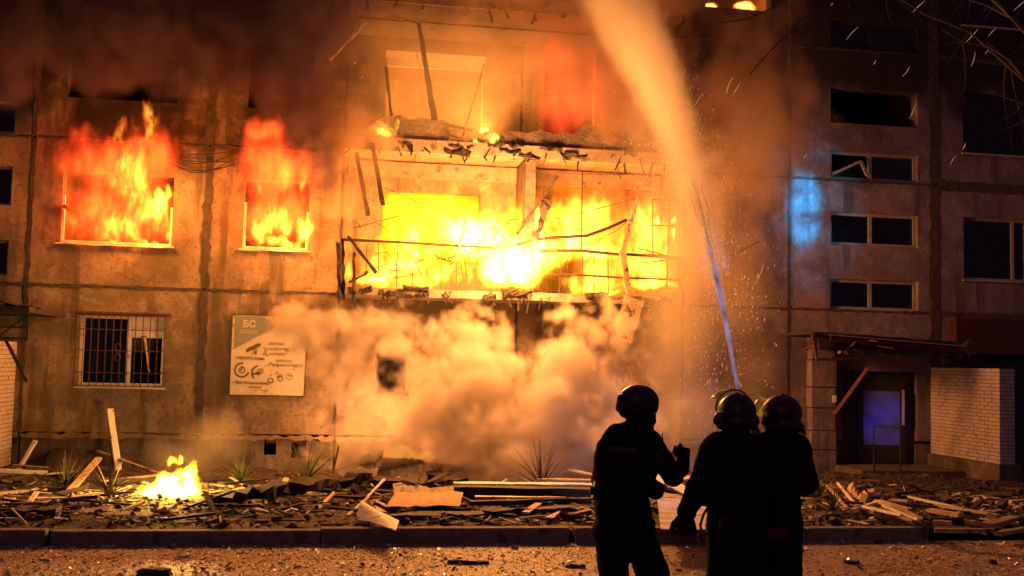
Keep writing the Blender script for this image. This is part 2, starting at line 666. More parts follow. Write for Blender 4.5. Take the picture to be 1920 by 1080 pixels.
# ------------------------------------------------------------------ windows
def window(x0, x1, z0, z1, mat, mull=(.5,), y=WALL_Y + .09, fw=.055, glass=True, sill=True, gl=None):
    w = MB()
    w.box(x0, x1, y, y + .06, z0, z0 + fw).box(x0, x1, y, y + .06, z1 - fw, z1)
    w.box(x0, x0 + fw, y + .002, y + .058, z0 + fw, z1 - fw).box(x1 - fw, x1, y + .002, y + .058, z0 + fw, z1 - fw)
    for t in mull:
        c = x0 + (x1 - x0) * t
        w.box(c - fw * .6, c + fw * .6, y - .002, y + .056, z0 + fw, z1 - fw)
    o = bpart(w.build('window', mat))
    o.matrix_parent_inverse = BINV
    if glass:
        cuts = [x0 + fw] + [x0 + (x1 - x0) * t for t in mull] + [x1 - fw]
        for a, b in zip(cuts, cuts[1:]):
            if gl is not None and cuts.index(a) not in gl:
                continue
            g = MB().box(a + .01, b - .01, y + .026, y + .032, z0 + fw, z1 - fw).build('pane', M['glass'])
            g.parent = o
    if sill:
        s = MB().box(x0 - .05, x1 + .05, y - .17, y, z0 - .035, z0 - .003).build('sill', M['zinc'])
        s.parent = o
    return o


for z0, z1 in ((3.475, 4.16), (4.93, 5.68), (6.425, 7.08), (7.72, 8.52), (9.445, 10.1), (10.8, 11.5)):
    if z0 > 7.5 and z0 < 9:
        continue
    window(ST[0], ST[1], z0, z1, M['grey_frame'] if z0 < 9 else M['char'], (.47,), fw=.07, gl=(1,) if z0 in (6.425,) else None, sill=False)  # high frames take the char material only for its dark colour
# broken casement hanging in the third window
a = P(1562, 326, 22.42); b = P(1614, 302, 22.40); c = P(1626, 330, 22.42)
fb = MB().beam(a, b, .05, .06).beam(b, c, .05, .06)
o = fb.build('window_sash', M['grey_frame']); bpart(o)
for k in range(1, 5):
    fm = M['grey_frame'] if k == 1 else M['char']  # upper rows borrow the char colour to be darker
    window(14.28, 15.95, ZS[k] + .8, ZS[k] + 2.25, fm, (.78,), fw=.06)
    window(17.9, 20.0, ZS[k] + .8, ZS[k] + 2.25, fm, (.5,), fw=.06)
for z0, z1 in ((3.6, 4.3), (5.0, 5.78), (6.45, 7.1), (7.8, 8.5)):
    window(-8.6, -6.38, z0, z1, M['grey_frame'], (.5,), fw=.05, sill=False)
window(-12.5, -10.6, 4.25, 5.7, M['white_frame'])
window(-12.5, -10.6, 7.2, 8.7, M['white_frame'])
for k, z in ((3, 10.25), (4, 13.2)):
    window(W1[0], W1[1], z, z + 1.42, M['grey_frame'], (.4,))
    window(W2[0], W2[1], z, z + 1.42, M['grey_frame'], (.5,))
# burnt-out windows: what is left of the white frames
for (x0, x1, z0) in ((W1[0], W1[1], 4.31), (W2[0], W2[1], 4.33)):
    w = MB()
    w.box(x0 + .003, x0 + .05, WALL_Y + .02, WALL_Y + .09, z0 + .04, z0 + .95)
    w.box(x1 - .05, x1 - .003, WALL_Y + .02, WALL_Y + .09, z0 + .04, z0 + .8)
    w.box(x0 + .003, x1 - .003, WALL_Y + .018, WALL_Y + .10, z0, z0 + .045)
    o = bpart(w.build('window', M['white_frame'])); o['label'] = 'burnt-out white window frame without glass'
    s = MB().beam((x0 - .07, WALL_Y - .03, z0 - .03), (x1 + .05, WALL_Y - .03, z0 - .035), .16, .03, seg=9, jag=.012).build('sill', M['white_frame'])
    s.parent = o
# hanging scrap of frame in window 1
bpart(MB().beam(P(118, 385, 22.3), P(142, 402, 22.3), .1, .06, jag=.02, seg=3).build('frame_scrap', M['char']))

# barred ground-floor window
gwin = window(GW[0], GW[1], 1.45, 2.88, M['white_frame'], (.57,), fw=.07, gl=(0,))
x_m = GW[0] + (GW[1] - GW[0]) * .57
pn = bpart(MB().box(x_m + .05, GW[1] - .05, WALL_Y + .10, WALL_Y + .13, 2.44, 2.83).build('window_panel', M['white_board']))
pn = bpart(MB().beam((x_m + .30, WALL_Y + .12, 2.44), (x_m + .42, WALL_Y + .02, 1.75), .03, .15, taper=.55, roll=0).build('torn_board', M['wood']))
cur = MB()
vs, fs = [], []
for i in range(25):
    x = GW[0] + .1 + i * .03
    for z in (1.5, 2.8):
        vs.append((x, WALL_Y + .34 + .03 * math.sin(i * 1.4), z))
for i in range(24):
    fs.append((i * 2, i * 2 + 2, i * 2 + 3, i * 2 + 1))
bpart(cur.raw(vs, fs).build('curtain', surf('green_curtain', (.05, .10, .07), (.09, .14, .09), 4, .9, .1)))
gr = MB()
yb = WALL_Y - .06
for z in (1.46, 1.72, 2.16, 2.58, 2.86):
    gr.box(GW[0] - .06, GW[1] + .02, yb, yb + .016, z, z + .016)
grille = bpart(gr.build('window_grille', M['rust']))
for i in range(13):
    x = GW[0] - .05 + i * (GW[1] - GW[0] + .05) / 12
    s = MB().box(x - .007, x + .007, yb - .013, yb - .001, 1.44, 2.88).build('bar', M['rust'])
    s.parent = grille
orn = MB()
for s in (-1, 1):
    for q in (-1, 1):
        pts = []
        for k in range(14):
            a = k / 13 * 4.6
            r = .10 * (1 - k / 17)
            pts.append((x_m - .18 + s * (.0 + r * math.sin(a)) - s * .02, yb - .02, 2.14 + q * (.1 - r * math.cos(a)) + q * .02))
        orn.tube(pts, .007, 5)
s = orn.build('scroll', M['rust']); s.parent = grille
# thin lintel line over it
bpart(MB().box(GW[0] - .12, GW[1] + .1, WALL_Y - .035, WALL_Y - .002, 2.9, 2.94).build('lintel_strip', M['rust']))
# small window behind the smoke
window(SW[0], SW[1], 1.36, 2.3, M['old_wood'], (), fw=.06, glass=True, sill=False)
bpart(MB().beam((SW[0] + .28, WALL_Y + .2, 2.25), (SW[0] + .52, WALL_Y + .2, 1.45), .02, .05).build('torn_board', M['old_wood']))

# ------------------------------------------------------------------ balconies of the middle bay
BY = 21.15                                      # front plane of the balconies
BX0, BX1 = P(640, 500, BY).x, P(1277, 500, BY).x
for k in range(1, 6):
    z = ZS[k] if k < 6 else 15.3
    s = MB().beam((BX0, (BY + WALL_Y) / 2, z), (BX1, (BY + WALL_Y) / 2, z), WALL_Y - BY - .004, .16, seg=26, jag=.008)
    bpart(s.build('balcony_slab', M['charred_slab'] if k == 3 else M['slab']))
# fascia rims under slab (ledge lines)
for k in (2, 3):
    z = ZS[k]
    bpart(MB().box(BX0 - .02, BX1 + .02, BY - .055, BY - .008, z - .14, z + .12).build('slab_rim', M['slab']))
    bpart(MB().box(BX0 + .1, BX1 - .1, WALL_Y - .05, WALL_Y - .018, z - .46, z - .13).build('lintel_band', M['slab']))
bpart(MB().box(3.78, 3.98, BY + .02, WALL_Y - .03, ZS[1] + .09, ZS[2] - .15).build('loggia_partition', M['charred_slab']))
# what is left of the third floor parapet: jagged piece built of broken slabs
def jag_wall(name, pts_px, Y, th, mat):
    vs, fs = [], []
    tops = [P(x, y, Y) for x, y in pts_px]
    n = len(tops)
    zb = ZS[2] + .09
    for t in tops:
        vs += [(t.x, Y, zb), (t.x, Y, max(t.z, zb + .05)), (t.x + random.uniform(-.02, .02), Y + th, max(t.z + random.uniform(-.04, .05), zb + .06)), (t.x, Y + th, zb)]
    for i in range(n - 1):
        for k in range(4):
            fs.append((i * 4 + k, i * 4 + (k + 1) % 4, i * 4 + 4 + (k + 1) % 4, i * 4 + 4 + k))
    fs += [(3, 2, 1, 0), tuple((n - 1) * 4 + k for k in range(4))]
    return bpart(MB().raw(vs, fs).build(name, mat))


jag_wall('parapet', [(655, 272), (668, 250), (690, 240), (705, 226), (722, 216), (736, 222), (752, 217), (768, 224), (790, 220), (812, 226), (830, 224), (842, 232)], BY + .02, .1, M['charred_slab'])
jag_wall('parapet', [(843, 268), (860, 262), (872, 270), (895, 258), (930, 252), (960, 246), (990, 250), (1012, 243), (1040, 252), (1060, 247), (1075, 252), (1100, 230), (1135, 248), (1165, 262), (1200, 270), (1240, 268), (1265, 280)], BY + .02, .1, M['charred_slab'])
bpart(MB().beam(P(842, 235, BY), P(886, 244, BY), .05, .05).beam(P(842, 252, BY), P(870, 262, BY), .03, .03).build('parapet_rail', M['char']))
jag4 = []
# light header board of the 3rd floor window
hx0, hx1 = .92, 3.05
bpart(MB().box(hx0, hx1, WALL_Y - .03, WALL_Y - .004, 8.5, 8.66).build('window_header', M['white_board']))
bpart(MB().box(hx0 + .02, hx1 - .02, WALL_Y + .1, WALL_Y + .13, 8.36, 8.62).build('window_header', M['white_board']))

# second floor railing: uprights and rails of the glazed parapet
rail = empty('balcony_railing')
bpart(rail)


def rpart(o):
    o.parent = rail
    return o


rail.matrix_parent_inverse = Matrix.Identity(4)
rail.location = (0, 0, 0)
rail.parent = bld
rail.matrix_parent_inverse = BINV
zt = P(660, 452, BY).z
zb = ZS[1] + .1
RM = surf('hot_railing_metal', (.03, .018, .012), (.07, .04, .025), 9, .7, .3)
rr = random.Random(11)
pt = [(P(x, y, BY)) for x, y in ((640, 449), (700, 452), (760, 455), (860, 461), (950, 466))]
rpart(MB().tube(pt, .028, 6).build('rail', RM))
pt = [(P(x, y, BY)) for x, y in ((1010, 470), (1090, 470), (1160, 477), (1230, 480), (1280, 484))]
rpart(MB().tube(pt, .035, 6).build('rail', RM))
pt = [(P(x, y, BY)) for x, y in ((1028, 515), (1090, 516), (1160, 520), (1275, 525))]
rpart(MB().tube(pt, .022, 6).build('rail', RM))
for px in [664, 688, 712, 746, 775, 802, 830, 857, 1050, 1064, 1092, 1116, 1142, 1196, 1220, 1240, 1272]:
    top = P(px, 455 if px < 900 else 474, BY)
    w = rr.choice([.008, .012, .016])
    rpart(MB().beam((top.x, BY, zb), (top.x + rr.uniform(-.03, .03), BY, top.z), w, w).build('post', RM))
for _ in range(16):
    x = rr.uniform(BX0 + .2, BX1 - .3)
    z = rr.uniform(zb + .05, zt + .5)
    a_ = Vector((x, BY + rr.uniform(-.05, .25), z))
    pts_ = [a_ + Vector((t * rr.uniform(.10, .22) * rr.choice([1, 1, -.4]), rr.uniform(-.03, .03), t * rr.uniform(-.12, .12))) for t in range(5)]
    rpart(MB().tube(pts_, rr.uniform(.006, .014), 5).build('bent_bar', RM))
hb = MB()
for zz_, nn in ((ZS[2], 34), (ZS[3], 26), (ZS[1] + .02, 26)):
    for _ in range(nn):
        x = rr.uniform(BX0 + .05, BX1 - .05)
        a_ = Vector((x, BY - rr.uniform(.0, .07), zz_ + rr.uniform(-.12, .10)))
        hb.beam(a_, a_ + Vector((rr.uniform(-.16, .16), rr.uniform(-.08, .04), -rr.uniform(.05, .38))), rr.uniform(.01, .05), rr.uniform(.01, .03), jag=.012, seg=3)
    for _ in range(14):
        x = rr.uniform(BX0 + .05, BX1 - .3)
        a_ = Vector((x, BY - .07, zz_ + rr.uniform(-.1, .12)))
        hb.beam(a_, a_ + Vector((rr.uniform(.15, .5), 0, rr.uniform(-.06, .06))), .05, rr.uniform(.03, .10), jag=.03, seg=4)
o = bpart(hb.build('hanging_debris', M['char'])); o['kind'] = 'stuff'
# corner post cluster (left end)
for px, y0 in ((634, 455), (643, 450), (664, 475)):
    t = P(px, y0, BY); bq = P(px + rr.uniform(-3, 3), 560, BY)
    bpart(MB().beam(bq, t, .06, .06, jag=.02, seg=8).build('corner_post', M['char']))
bpart(MB().beam(P(1250, 540, BY), P(1256, 372, BY), .03, .03).beam(P(1276, 545, BY), P(1272, 372, BY), .035, .035).beam(P(1222, 374, BY), P(1272, 374, BY), .025, .025).beam(P(1224, 422, BY), P(1272, 424, BY), .02, .02).beam(P(1224, 374, BY), P(1224, 480, BY), .02, .02).build('glazing_frame', M['rust']))

# charred timbers and metal of the collapsed glazing
def timber(pix, w, h, label, mat=None, name='charred_beam', Y=BY - .12, jag=.012, seg=None, cat='beam', tap=1.0, dy=0.0, grp=None):
    a, b = P(*pix[0], Y), P(*pix[-1], Y + dy)
    mb = MB()
    if len(pix) == 2:
        mb.beam(a, b, w, h, jag=jag, seg=seg or max(2, int((b - a).length / .12)), taper=tap)
    else:
        mb.tube([P(x, y, Y + dy * i / (len(pix) - 1)) for i, (x, y) in enumerate(pix)], [w / 2] * len(pix), 6)
    o = mb.build(name, mat or M['char'])
    tag(o, label, cat, grp)
    return o


timber([(668, 286), (690, 405)], .08, .06, 'charred upright hanging at the left end of the burning loggia, left one of two')
timber([(698, 268), (718, 385)], .08, .06, 'charred upright hanging at the left end of the burning loggia, right one of two')
timber([(652, 442), (706, 512)], .07, .06, 'short charred beam leaning over the left end of the balcony railing')
timber([(655, 530), (690, 510)], .04, .04, 'short dark stick lying low at the left end of the balcony')
timber([(785, 45), (815, 225)], .07, .08, 'long dark post hanging in front of the third floor window', tap=1.6)
timber([(735, 30), (760, 36), (785, 45)], .03, .03, 'thin bent metal bar on top of the long hanging post', name='bent_bar', cat='bar')
timber([(724, 125), (734, 218)], .05, .05, 'thin charred strip at the left edge of the third floor window')
timber([(908, 120), (866, 262)], .025, .03, 'thin rod slanting across the right edge of the third floor window', M['rust'], 'bent_rod', cat='rod')
timber([(618, 112), (686, 42)], .05, .05, 'grey bar slanting through the smoke at the top left of the loggias', M['old_wood'], 'slanted_bar', cat='bar')
timber([(1046, 330), (968, 440)], .045, .05, 'dark straight rod slanting over the brightest flames', dy=.1)
timber([(1026, 375), (1004, 450)], .13, .10, 'crumbling thick charred beam hanging in the middle of the flames', jag=.05)
timber([(1004, 448), (990, 480)], .06, .06, 'glowing lower end of the crumbling beam in the flames', M['old_wood'], jag=.02)
timber([(1092, 322), (1090, 468)], .022, .03, 'thin vertical metal post standing on the balcony rail', jag=0)
timber([(1045, 325), (1200, 328)], .02, .02, 'thin horizontal metal bar under the third floor slab', M['rust'], 'bent_bar', cat='bar', jag=0)
timber([(918, 410), (966, 462)], .10, .07, 'pale plank leaning into the white-hot flames', M['old_wood'], 'plank', cat='plank')
timber([(872, 415), (855, 490)], .05, .05, 'thin plank standing in the flames left of the brightest spot', M['old_wood'], 'plank', cat='plank', tap=.5)
timber([(882, 482), (960, 462)], .07, .10, 'stub of board below the pale leaning plank in the flames', M['old_wood'], 'plank', cat='plank')
timber([(960, 462), (1000, 450), (1030, 446), (1100, 442), (1140, 428), (1175, 412)], .07, .07, 'sagging beam curving above the right half of the railing', M['char'])
timber([(1196, 370), (1166, 475)], .07, .06, 'slanting post above the right part of the balcony railing', M['old_wood'], tap=1.2)
timber([(1166, 470), (1180, 552)], .12, .08, 'thick charred post crossing the railing at the right', M['old_wood'])
timber([(722, 352), (800, 385), (875, 412)], .014, .014, 'thin wire sagging from the upper left corner over the yellow flames', M['char'], 'wire', cat='wire')
timber([(940, 420), (1060, 408), (1192, 372)], .014, .014, 'thin wire rising to the right over the flames', M['char'], 'wire', cat='wire')
timber([(712, 420), (745, 450), (800, 478)], .012, .012, 'thin wire drooping behind the left part of the railing', M['char'], 'wire', cat='wire')
timber([(1105, 460), (1160, 430), (1178, 412)], .014, .014, 'short wire rising to the slanting post at the right', M['char'], 'wire', cat='wire')
timber([(1370, 480), (1425, 452)], .025, .03, 'thin dark stick jutting from the wall right of the balcony', M['char'], 'stick', cat='stick')
# loose board hanging under the balcony at the right
t0, t1 = P(1190, 560, 20.95), P(1165, 640, 20.9)
o = MB().beam(t0, t1, .42, .04, roll=.0, jag=.01, seg=4).build('hanging_panel', M['old_wood'])
tag(o, 'long weathered panel hanging askew below the right end of the balcony', 'panel')

# cable bundle strung along the facade at the left
cb = MB()
for i in range(5):
    a, b = P(300, 285 + i * 3, 22.3), P(440, 284 + i * 6, 22.3)
    pts = [a.lerp(b, t / 10) + Vector((0, 0, -.14 * (i % 3 + .4) * math.sin(math.pi * t / 10))) for t in range(11)]
    cb.tube(pts, .012, 5)
o = cb.build('cable_bundle', M['dark_metal'])
tag(o, 'bundle of sagging dark cables on the wall between the two burning windows', 'cables')

# ------------------------------------------------------------------ left entrance
lp = empty('entrance_porch', (-6.15, 21, 0))
tag(lp, 'white brick porch wall with broken dark canopy at the left edge', 'porch')
LINV = Matrix.Translation((6.15, -21, 0))


def part(o, par, inv=None):
    o.parent = par
    if inv is not None:
        o.matrix_parent_inverse = inv
    return o


BRICK = surf('pale_silicate_brick', (.36, .31, .30), (.50, .44, .42), 5, .85, .3, 30, c3=(.3, .22, .18), s3=7, t3=.62)
MORT = surf('mortar', (.10, .075, .065), (.16, .12, .1), 9, .9, .3)


def brick_wall(x, y0, y1, z0, z1, face, th, rows, par, inv):
    """wall in the plane x; face=+1 looks to +x; real bricks over a mortar core; also the end face at y0"""
    part(MB().box(min(x, x - face * th) + .012, max(x, x - face * th) - .012, y0 + .012, y1, z0, z1).build('wall_core', MORT), par, inv)
    rb = random.Random(int(x * 10))
    rh = (z1 - z0) / rows
    for side in (0, 1):
        mb = MB()
        bl = .26
        for r in range(rows):
            zz = z0 + r * rh
            if side == 0:
                u = y0 - (bl / 2 if r % 2 else 0)
                while u < y1:
                    a, b = max(u, y0), min(u + bl - .012, y1)
                    if b - a > .03:
                        p = rb.uniform(0, .006)
                        xa, xb = x - face * .03, x + face * p
                        mb.box(min(xa, xb), max(xa, xb), a, b, zz + .006, zz + rh - .006)
                    u += bl
            else:
                xa, xb = min(x, x - face * th), max(x, x - face * th)
                cuts = [xa, (xa + xb) / 2, xb] if r % 2 else [xa, xb]
                for a, b in zip(cuts, cuts[1:]):
                    mb.box(a + .004, b - .004, y0 - rb.uniform(0, .006) - .001, y0 + .03, zz + .006, zz + rh - .006)
        o = part(mb.build('brickwork', BRICK), par, inv)
        o['kind'] = 'stuff'


brick_wall(-6.12, 19.6, 22.38, -.1, 2.3, 1, .38, 29, lp, LINV)
part(MB().box(-8.8, P(78, 575, 20.6).x, 19.8, 22.37, 2.80, 2.9).build('canopy', M['char']), lp, LINV)
fr = MB()
e = P(50, 640, 20.6).x
for z in (2.35, 2.55):
    fr.beam((-8.6, 20.6, z), (e, 20.6, z), .04, .04)
for x in (e, e - .5, e - 1.0):
    fr.beam((x, 20.6, 2.30), (x, 20.6, 2.82), .035, .035)
fr.beam((e - .5, 20.6, 2.36), (e, 20.6, 2.8), .03, .03)
fr.beam((e - 1., 20.6, 2.8), (e - .5, 20.6, 2.36), .03, .03)
part(fr.build('canopy_truss', M['char']), lp, LINV)
o = MB().beam(P(12, 640, 20.5), P(50, 716, 20.5), .05, .05, jag=.01, seg=4).build('brace', M['char'])
part(o, lp, LINV)
bb = MB()
for i in range(16):
    x = e + .25 - i * .13
    bb.beam((x, 20.4 + random.uniform(-.2, .2), 2.9), (x - random.uniform(.1, .5), 20.6, 2.92 + random.uniform(0, .12)), .1, .03, jag=.02, seg=2)
part(bb.build('broken_roofing', M['char']), lp, LINV)['kind'] = 'stuff'

# ------------------------------------------------------------------ right entrance
rp = empty('entrance_porch', (12.2, 21, 0))
tag(rp, 'dark stairwell entrance porch with red canopy and white brick side wall', 'porch')
RINV = Matrix.Translation((-12.2, -21, 0))
brick_wall(13.43, 19.85, 22.38, .28, 2.22, -1, .34, 25, rp, RINV)
part(MB().box(13.35, 13.85, 19.75, 22.38, -.3, .275).build('porch_plinth', M['plinth']), rp, RINV)
part(MB().box(11.0, 13.35, 20.9, 22.38, -.3, .03).build('doorstep', M['plinth']), rp, RINV)
# left pier of big blocks
rbk = random.Random(4)
zz = -.2
for i, h in enumerate((.55, .42, .5, .45, .6, .5)):
    part(MB().box(10.42 + rbk.uniform(0, .03), 11.02 - rbk.uniform(0, .03), 22.1 + rbk.uniform(0, .03), 22.38, zz + .01, zz + h - .01).build('pier_block', M['plaster_grey'], bevel=.01), rp, RINV)
    zz += h
CZ = 2.62
cx0, cx1 = P(1508, 630, 20.9).x, P(1786, 665, 20.9).x
can = MB().beam((cx0, 21.3, CZ + .24), (cx1 + .1, 21.3, CZ + .1), 1.7, .06, seg=14, jag=.012)
part(can.build('canopy', M['char']), rp, RINV)
part(MB().beam((cx0 + .35, 20.42, CZ + .14), (cx1 + .05, 20.42, CZ - .02), .03, .16, seg=12, jag=.012).build('canopy_edge', M['red_metal']), rp, RINV)
part(MB().beam((cx0 + .3, 20.39, CZ + .21), (cx1, 20.39, CZ + .05), .02, .02).build('edge_strip', M['zinc']), rp, RINV)
part(MB().beam((cx0, 20.5, CZ + .2), (cx0 + .1, 20.5, CZ - .35), .05, .05).beam((cx0 + .1, 20.5, CZ - .3), (cx0 + 1.2, 20.5, CZ - .25), .04, .05).build('canopy_frame', M['rust']), rp, RINV)
part(MB().beam(P(1627, 690, 20.8), P(1565, 775, 21.2), .07, .07).build('brace', surf('red_brown_pole', (.10, .035, .03), (.15, .05, .04), 9, .6, .1)), rp, RINV)
part(MB().beam((cx1 - .05, 20.4, CZ + .1), (cx1 + .15, 20.4, CZ - .05), .03, .24, seg=3, jag=.03).build('torn_sheet', M['rust']), rp, RINV)
rc = random.Random(8)
part(MB().beam((cx0 + .1, 20.46, CZ + .02), (cx1 - .1, 20.46, CZ - .12), .05, .22, seg=14, jag=.03).build('canopy_beam', M['char']), rp, RINV)
for _ in range(13):
    x = rc.uniform(cx0 + .2, cx1 - .3)
    a_ = Vector((x, rc.uniform(20.35, 21.2), CZ + .18 - (x - cx0) * .045 + rc.uniform(-.12, .08)))
    part(MB().beam(a_, a_ + Vector((rc.uniform(-.7, .7), rc.uniform(-.2, .2), rc.uniform(-.3, .06))), rc.uniform(.05, .12), .025, jag=.01, seg=3).build('broken_board', rc.choice([M['char'], M['char'], M['rust'], M['old_wood']])), rp, RINV)
# door with a bluish pane and a dark frame
dm = surf('dark_door_paint', (.02, .016, .02), (.035, .028, .04), 6, .6, .2)
part(MB().box(11.28, 13.1, 22.5, 22.56, .0, 2.12).build('door_surround', dm), rp, RINV)
dr = part(MB().box(11.7, 12.86, 22.44, 22.49, .03, 1.9).build('door', dm, bevel=.01), rp, RINV)
s = MB().box(11.82, 12.7, 22.425, 22.438, .45, 1.66).build('door_panel', surf('blue_door_panel', (.10, .13, .42), (.14, .17, .55), 3, .5, .1)); s.parent = dr; s.matrix_parent_inverse = RINV.inverted() @ RINV
s = MB().box(12.75, 12.78, 22.36, 22.435, .9, 1.7).build('handle', M['zinc']); s.parent = dr
part(MB().tube([(11.3, 21.0, .03), (11.3, 21.0, .95), (11.9, 21.0, .93), (11.9, 21.0, .03)], .02, 6).build('handrail', M['dark_metal']), rp, RINV)
nl = part(MB().box(10.9, 10.99, 22.07, 22.09, 1.40, 1.55).build('notice', M['white_board']), rp, RINV)
# dark shop front to the right of the porch
part(MB().box(13.87, 20.8, 22.05, 22.37, 2.55, 3.35).build('red_fascia', M['red_metal']), rp, RINV)
part(MB().box(13.87, 20.8, 22.30, 22.37, -.3, 2.5).build('dark_front', dm), rp, RINV)

# ------------------------------------------------------------------ advertising board
ad = empty('advertising_board', ((P(437, 590).x + P(573, 598).x) / 2, WALL_Y - .06, 1.35))
tag(ad, 'weathered repair shop advertising board on the wall beside the dark joint', 'sign')
ax0, ax1, az0, az1 = P(434, 660, WALL_Y - .06).x, P(573, 660, WALL_Y - .06).x, P(500, 741, WALL_Y - .06).z, P(500, 592, WALL_Y - .06).z
AINV = Matrix.Translation(-ad.location)
AM = surf('aged_white_banner', (.50, .45, .36), (.64, .58, .47), 3, .7, .15, 14, c3=(.30, .23, .15), s3=5, t3=.6)
part(MB().box(ax0, ax1, WALL_Y - .075, WALL_Y - .03, az0, az1).build('board', AM), ad, AINV)
part(MB().box(ax0 - .02, ax1 + .02, WALL_Y - .09, WALL_Y - .02, az0 - .025, az0 - .002).box(ax0 - .02, ax1 + .02, WALL_Y - .085, WALL_Y - .02, az1 + .002, az1 + .018).box(ax1 + .002, ax1 + .02, WALL_Y - .085, WALL_Y - .02, az0, az1).build('frame', M['rust']), ad, AINV)
yp = WALL_Y - .078
ink = surf('faded_black_print', (.09, .065, .045), (.15, .11, .08), 20, .7, .05)
blu = surf('faded_blue_print', (.20, .24, .22), (.27, .30, .26), 12, .7, .05)
wht = surf('white_print', (.6, .56, .46), (.68, .62, .5), 12, .7, .05)
red_i = surf('faded_red_print', (.28, .10, .05), (.34, .14, .08), 12, .7, .05)
AW, AH = ax1 - ax0, az1 - az0


def apt(u, v, dy=0.0):
    return (ax0 + u * AW, yp - dy, az0 + v * AH)


def flat(name, polys, mat, dy):
    mb = MB()
    for poly in polys:
        mb.raw([apt(u, v, dy) for u, v in poly], [tuple(range(len(poly)))])
    return part(mb.build(name, mat), ad, AINV)


flat('blue_field', [[(.03, .6), (.03, .985), (.42, .985), (.56, .88)]], blu, .001)
ticks = []
for i in range(34):
    t = i / 34
    u, v = .02 + .55 * t, .575 + .29 * t
    ticks.append([(u, v - .012), (u + .007, v - .009), (u + .014, v + .022), (u + .007, v + .02)])
flat('zip_line', ticks, ink, .002)


def ring(u, v, r, w, a0=0, a1=360, n=28):
    out = []
    for i in range(n):
        a, b = R(a0 + (a1 - a0) * i / n), R(a0 + (a1 - a0) * (i + 1) / n)
        k = AW / AH
        out.append([(u + r * math.cos(a), v + r * k * math.sin(a)), (u + r * math.cos(b), v + r * k * math.sin(b)),
                    (u + (r - w) * math.cos(b), v + (r - w) * k * math.sin(b)), (u + (r - w) * math.cos(a), v + (r - w) * k * math.sin(a))])
    return out


flat('scooter_pictures', ring(.15, .31, .105, .022, 80, 345) + ring(.38, .28, .105, .022, 100, 230) + ring(.54, .185, .04, .012) + ring(.67, .21, .04, .012) + ring(.79, .24, .045, .006)
     + ring(.15, .31, .045, .012) + [[(.3, .25), (.28, .27), (.38, .29), (.39, .27)], [(.12, .30), (.16, .36), (.175, .355), (.135, .295)], [(.33, .27), (.42, .29), (.42, .27), (.34, .255)], [(.52, .25), (.56, .26), (.56, .25), (.53, .245)]]
     + [[(.60, .27), (.63, .3), (.64, .295), (.61, .26)], [(.77, .25), (.83, .24), (.83, .25), (.78, .26)]], ink, .002)
flat('hoverboard_picture', [[(.19, .545), (.2, .575), (.34, .645), (.385, .65), (.39, .625), (.36, .6), (.24, .545), (.21, .535)], [(.29, .53), (.34, .545), (.335, .5)]], ink, .002)


def text(body, u, v, size, mat, bold=0.0, tilt=0.0):
    cu = bpy.data.curves.new('lettering', 'FONT')
    cu.body = body
    cu.size = size
    cu.offset = bold
    cu.extrude = .0005
    o = bpy.data.objects.new('lettering', cu)
    COL.objects.link(o)
    cu.materials.append(mat)
    x, y, z = apt(u, v, .003)
    o.rotation_euler = (R(90), R(tilt), 0)
    o.location = Vector((x, y, z)) - ad.location
    o.parent = ad
    return o


text('ЭЛЕКТРОсервис', .05, .445, .072, ink, .002)
text('ЭЛЕКТРОвелосипед', .03, .135, .072, ink, .002)
text('ремонт', .25, .085, .07, red_i, .002)
text('РЕМОНТ', .5, .63, .072, ink, .001)
text('САМОКАТОВ', .46, .565, .072, ink, .001)
text('СКУТЕРОВ', .49, .5, .072, ink, .001)
text('КОЛЯСКИ', .6, .42, .068, ink, .0005)
text('ДЛЯ ИНВАЛИДОВ', .55, .365, .068, ink, .0005)
text('БС', .14, .85, .19, wht, .004)
flat('underline', [[(.1, .80), (.36, .80), (.36, .806), (.1, .806)], [(.1, .775), (.34, .775), (.34, .781), (.1, .781)]], wht, .002)

# ------------------------------------------------------------------ fire light (lamps in or behind the flames; the main one set out in front)
LAMP = 1.25


def fire_lamp(name, loc, power, col=(1.0, .345, .08), r=.35):
    power *= LAMP
    d = bpy.data.lights.new(name, 'POINT')
    d.energy = power
    d.color = col
    d.shadow_soft_size = r
    o = bpy.data.objects.new(name, d)
    o.location = loc
    COL.objects.link(o)
    return o


fire_lamp('fire_glow', P(965, 435, 19.75), 2550, (1, .345, .085), .5)  # moved out of the flames so its light reaches the road
fire_lamp('fire_glow', P(760, 490, 21.3), 200, (1, .34, .04))
fire_lamp('fire_glow', P(1180, 490, 21.3), 200, (1, .34, .04))
fire_lamp('fire_glow', (2.0, 24.2, 4.9), 200, (1, .36, .02))
fire_lamp('fire_glow', (5.6, 24.2, 4.7), 240, (1, .36, .02))
fire_lamp('fire_glow', P(250, 360, 21.6), 330, (1, .36, .06))
fire_lamp('fire_glow', P(520, 400, 21.7), 260, (1, .36, .06))
fire_lamp('fire_glow', (2.0, 23.9, 7.8), 560, (1, .33, .05))
fire_lamp('fire_glow', (4.9, 23.2, 7.9), 160, (1, .12, .02))
fire_lamp('fire_glow', (8.8, 23.6, 10.9), 60, (1, .25, .04))
fire_lamp('fire_glow', P(720, 245, 21.2), 110, (1, .40, .06), .12)
fire_lamp('fire_glow', P(912, 245, 21.2), 110, (1, .40, .06), .12)
fire_lamp('fire_glow', (-4.3, 23.5, 5.1), 260, (1, .30, .04))
fire_lamp('fire_glow', (-1.2, 23.5, 5.1), 170, (1, .30, .04))
gf = GL(325, 925)
fire_lamp('fire_glow', gf + Vector((0, -.05, .55)), 330, (1, .48, .12), .2)
gf2 = GL(745, 893)
fire_lamp('fire_glow', gf2 + Vector((0, .3, .45)), 400, (1, .40, .12), .25)


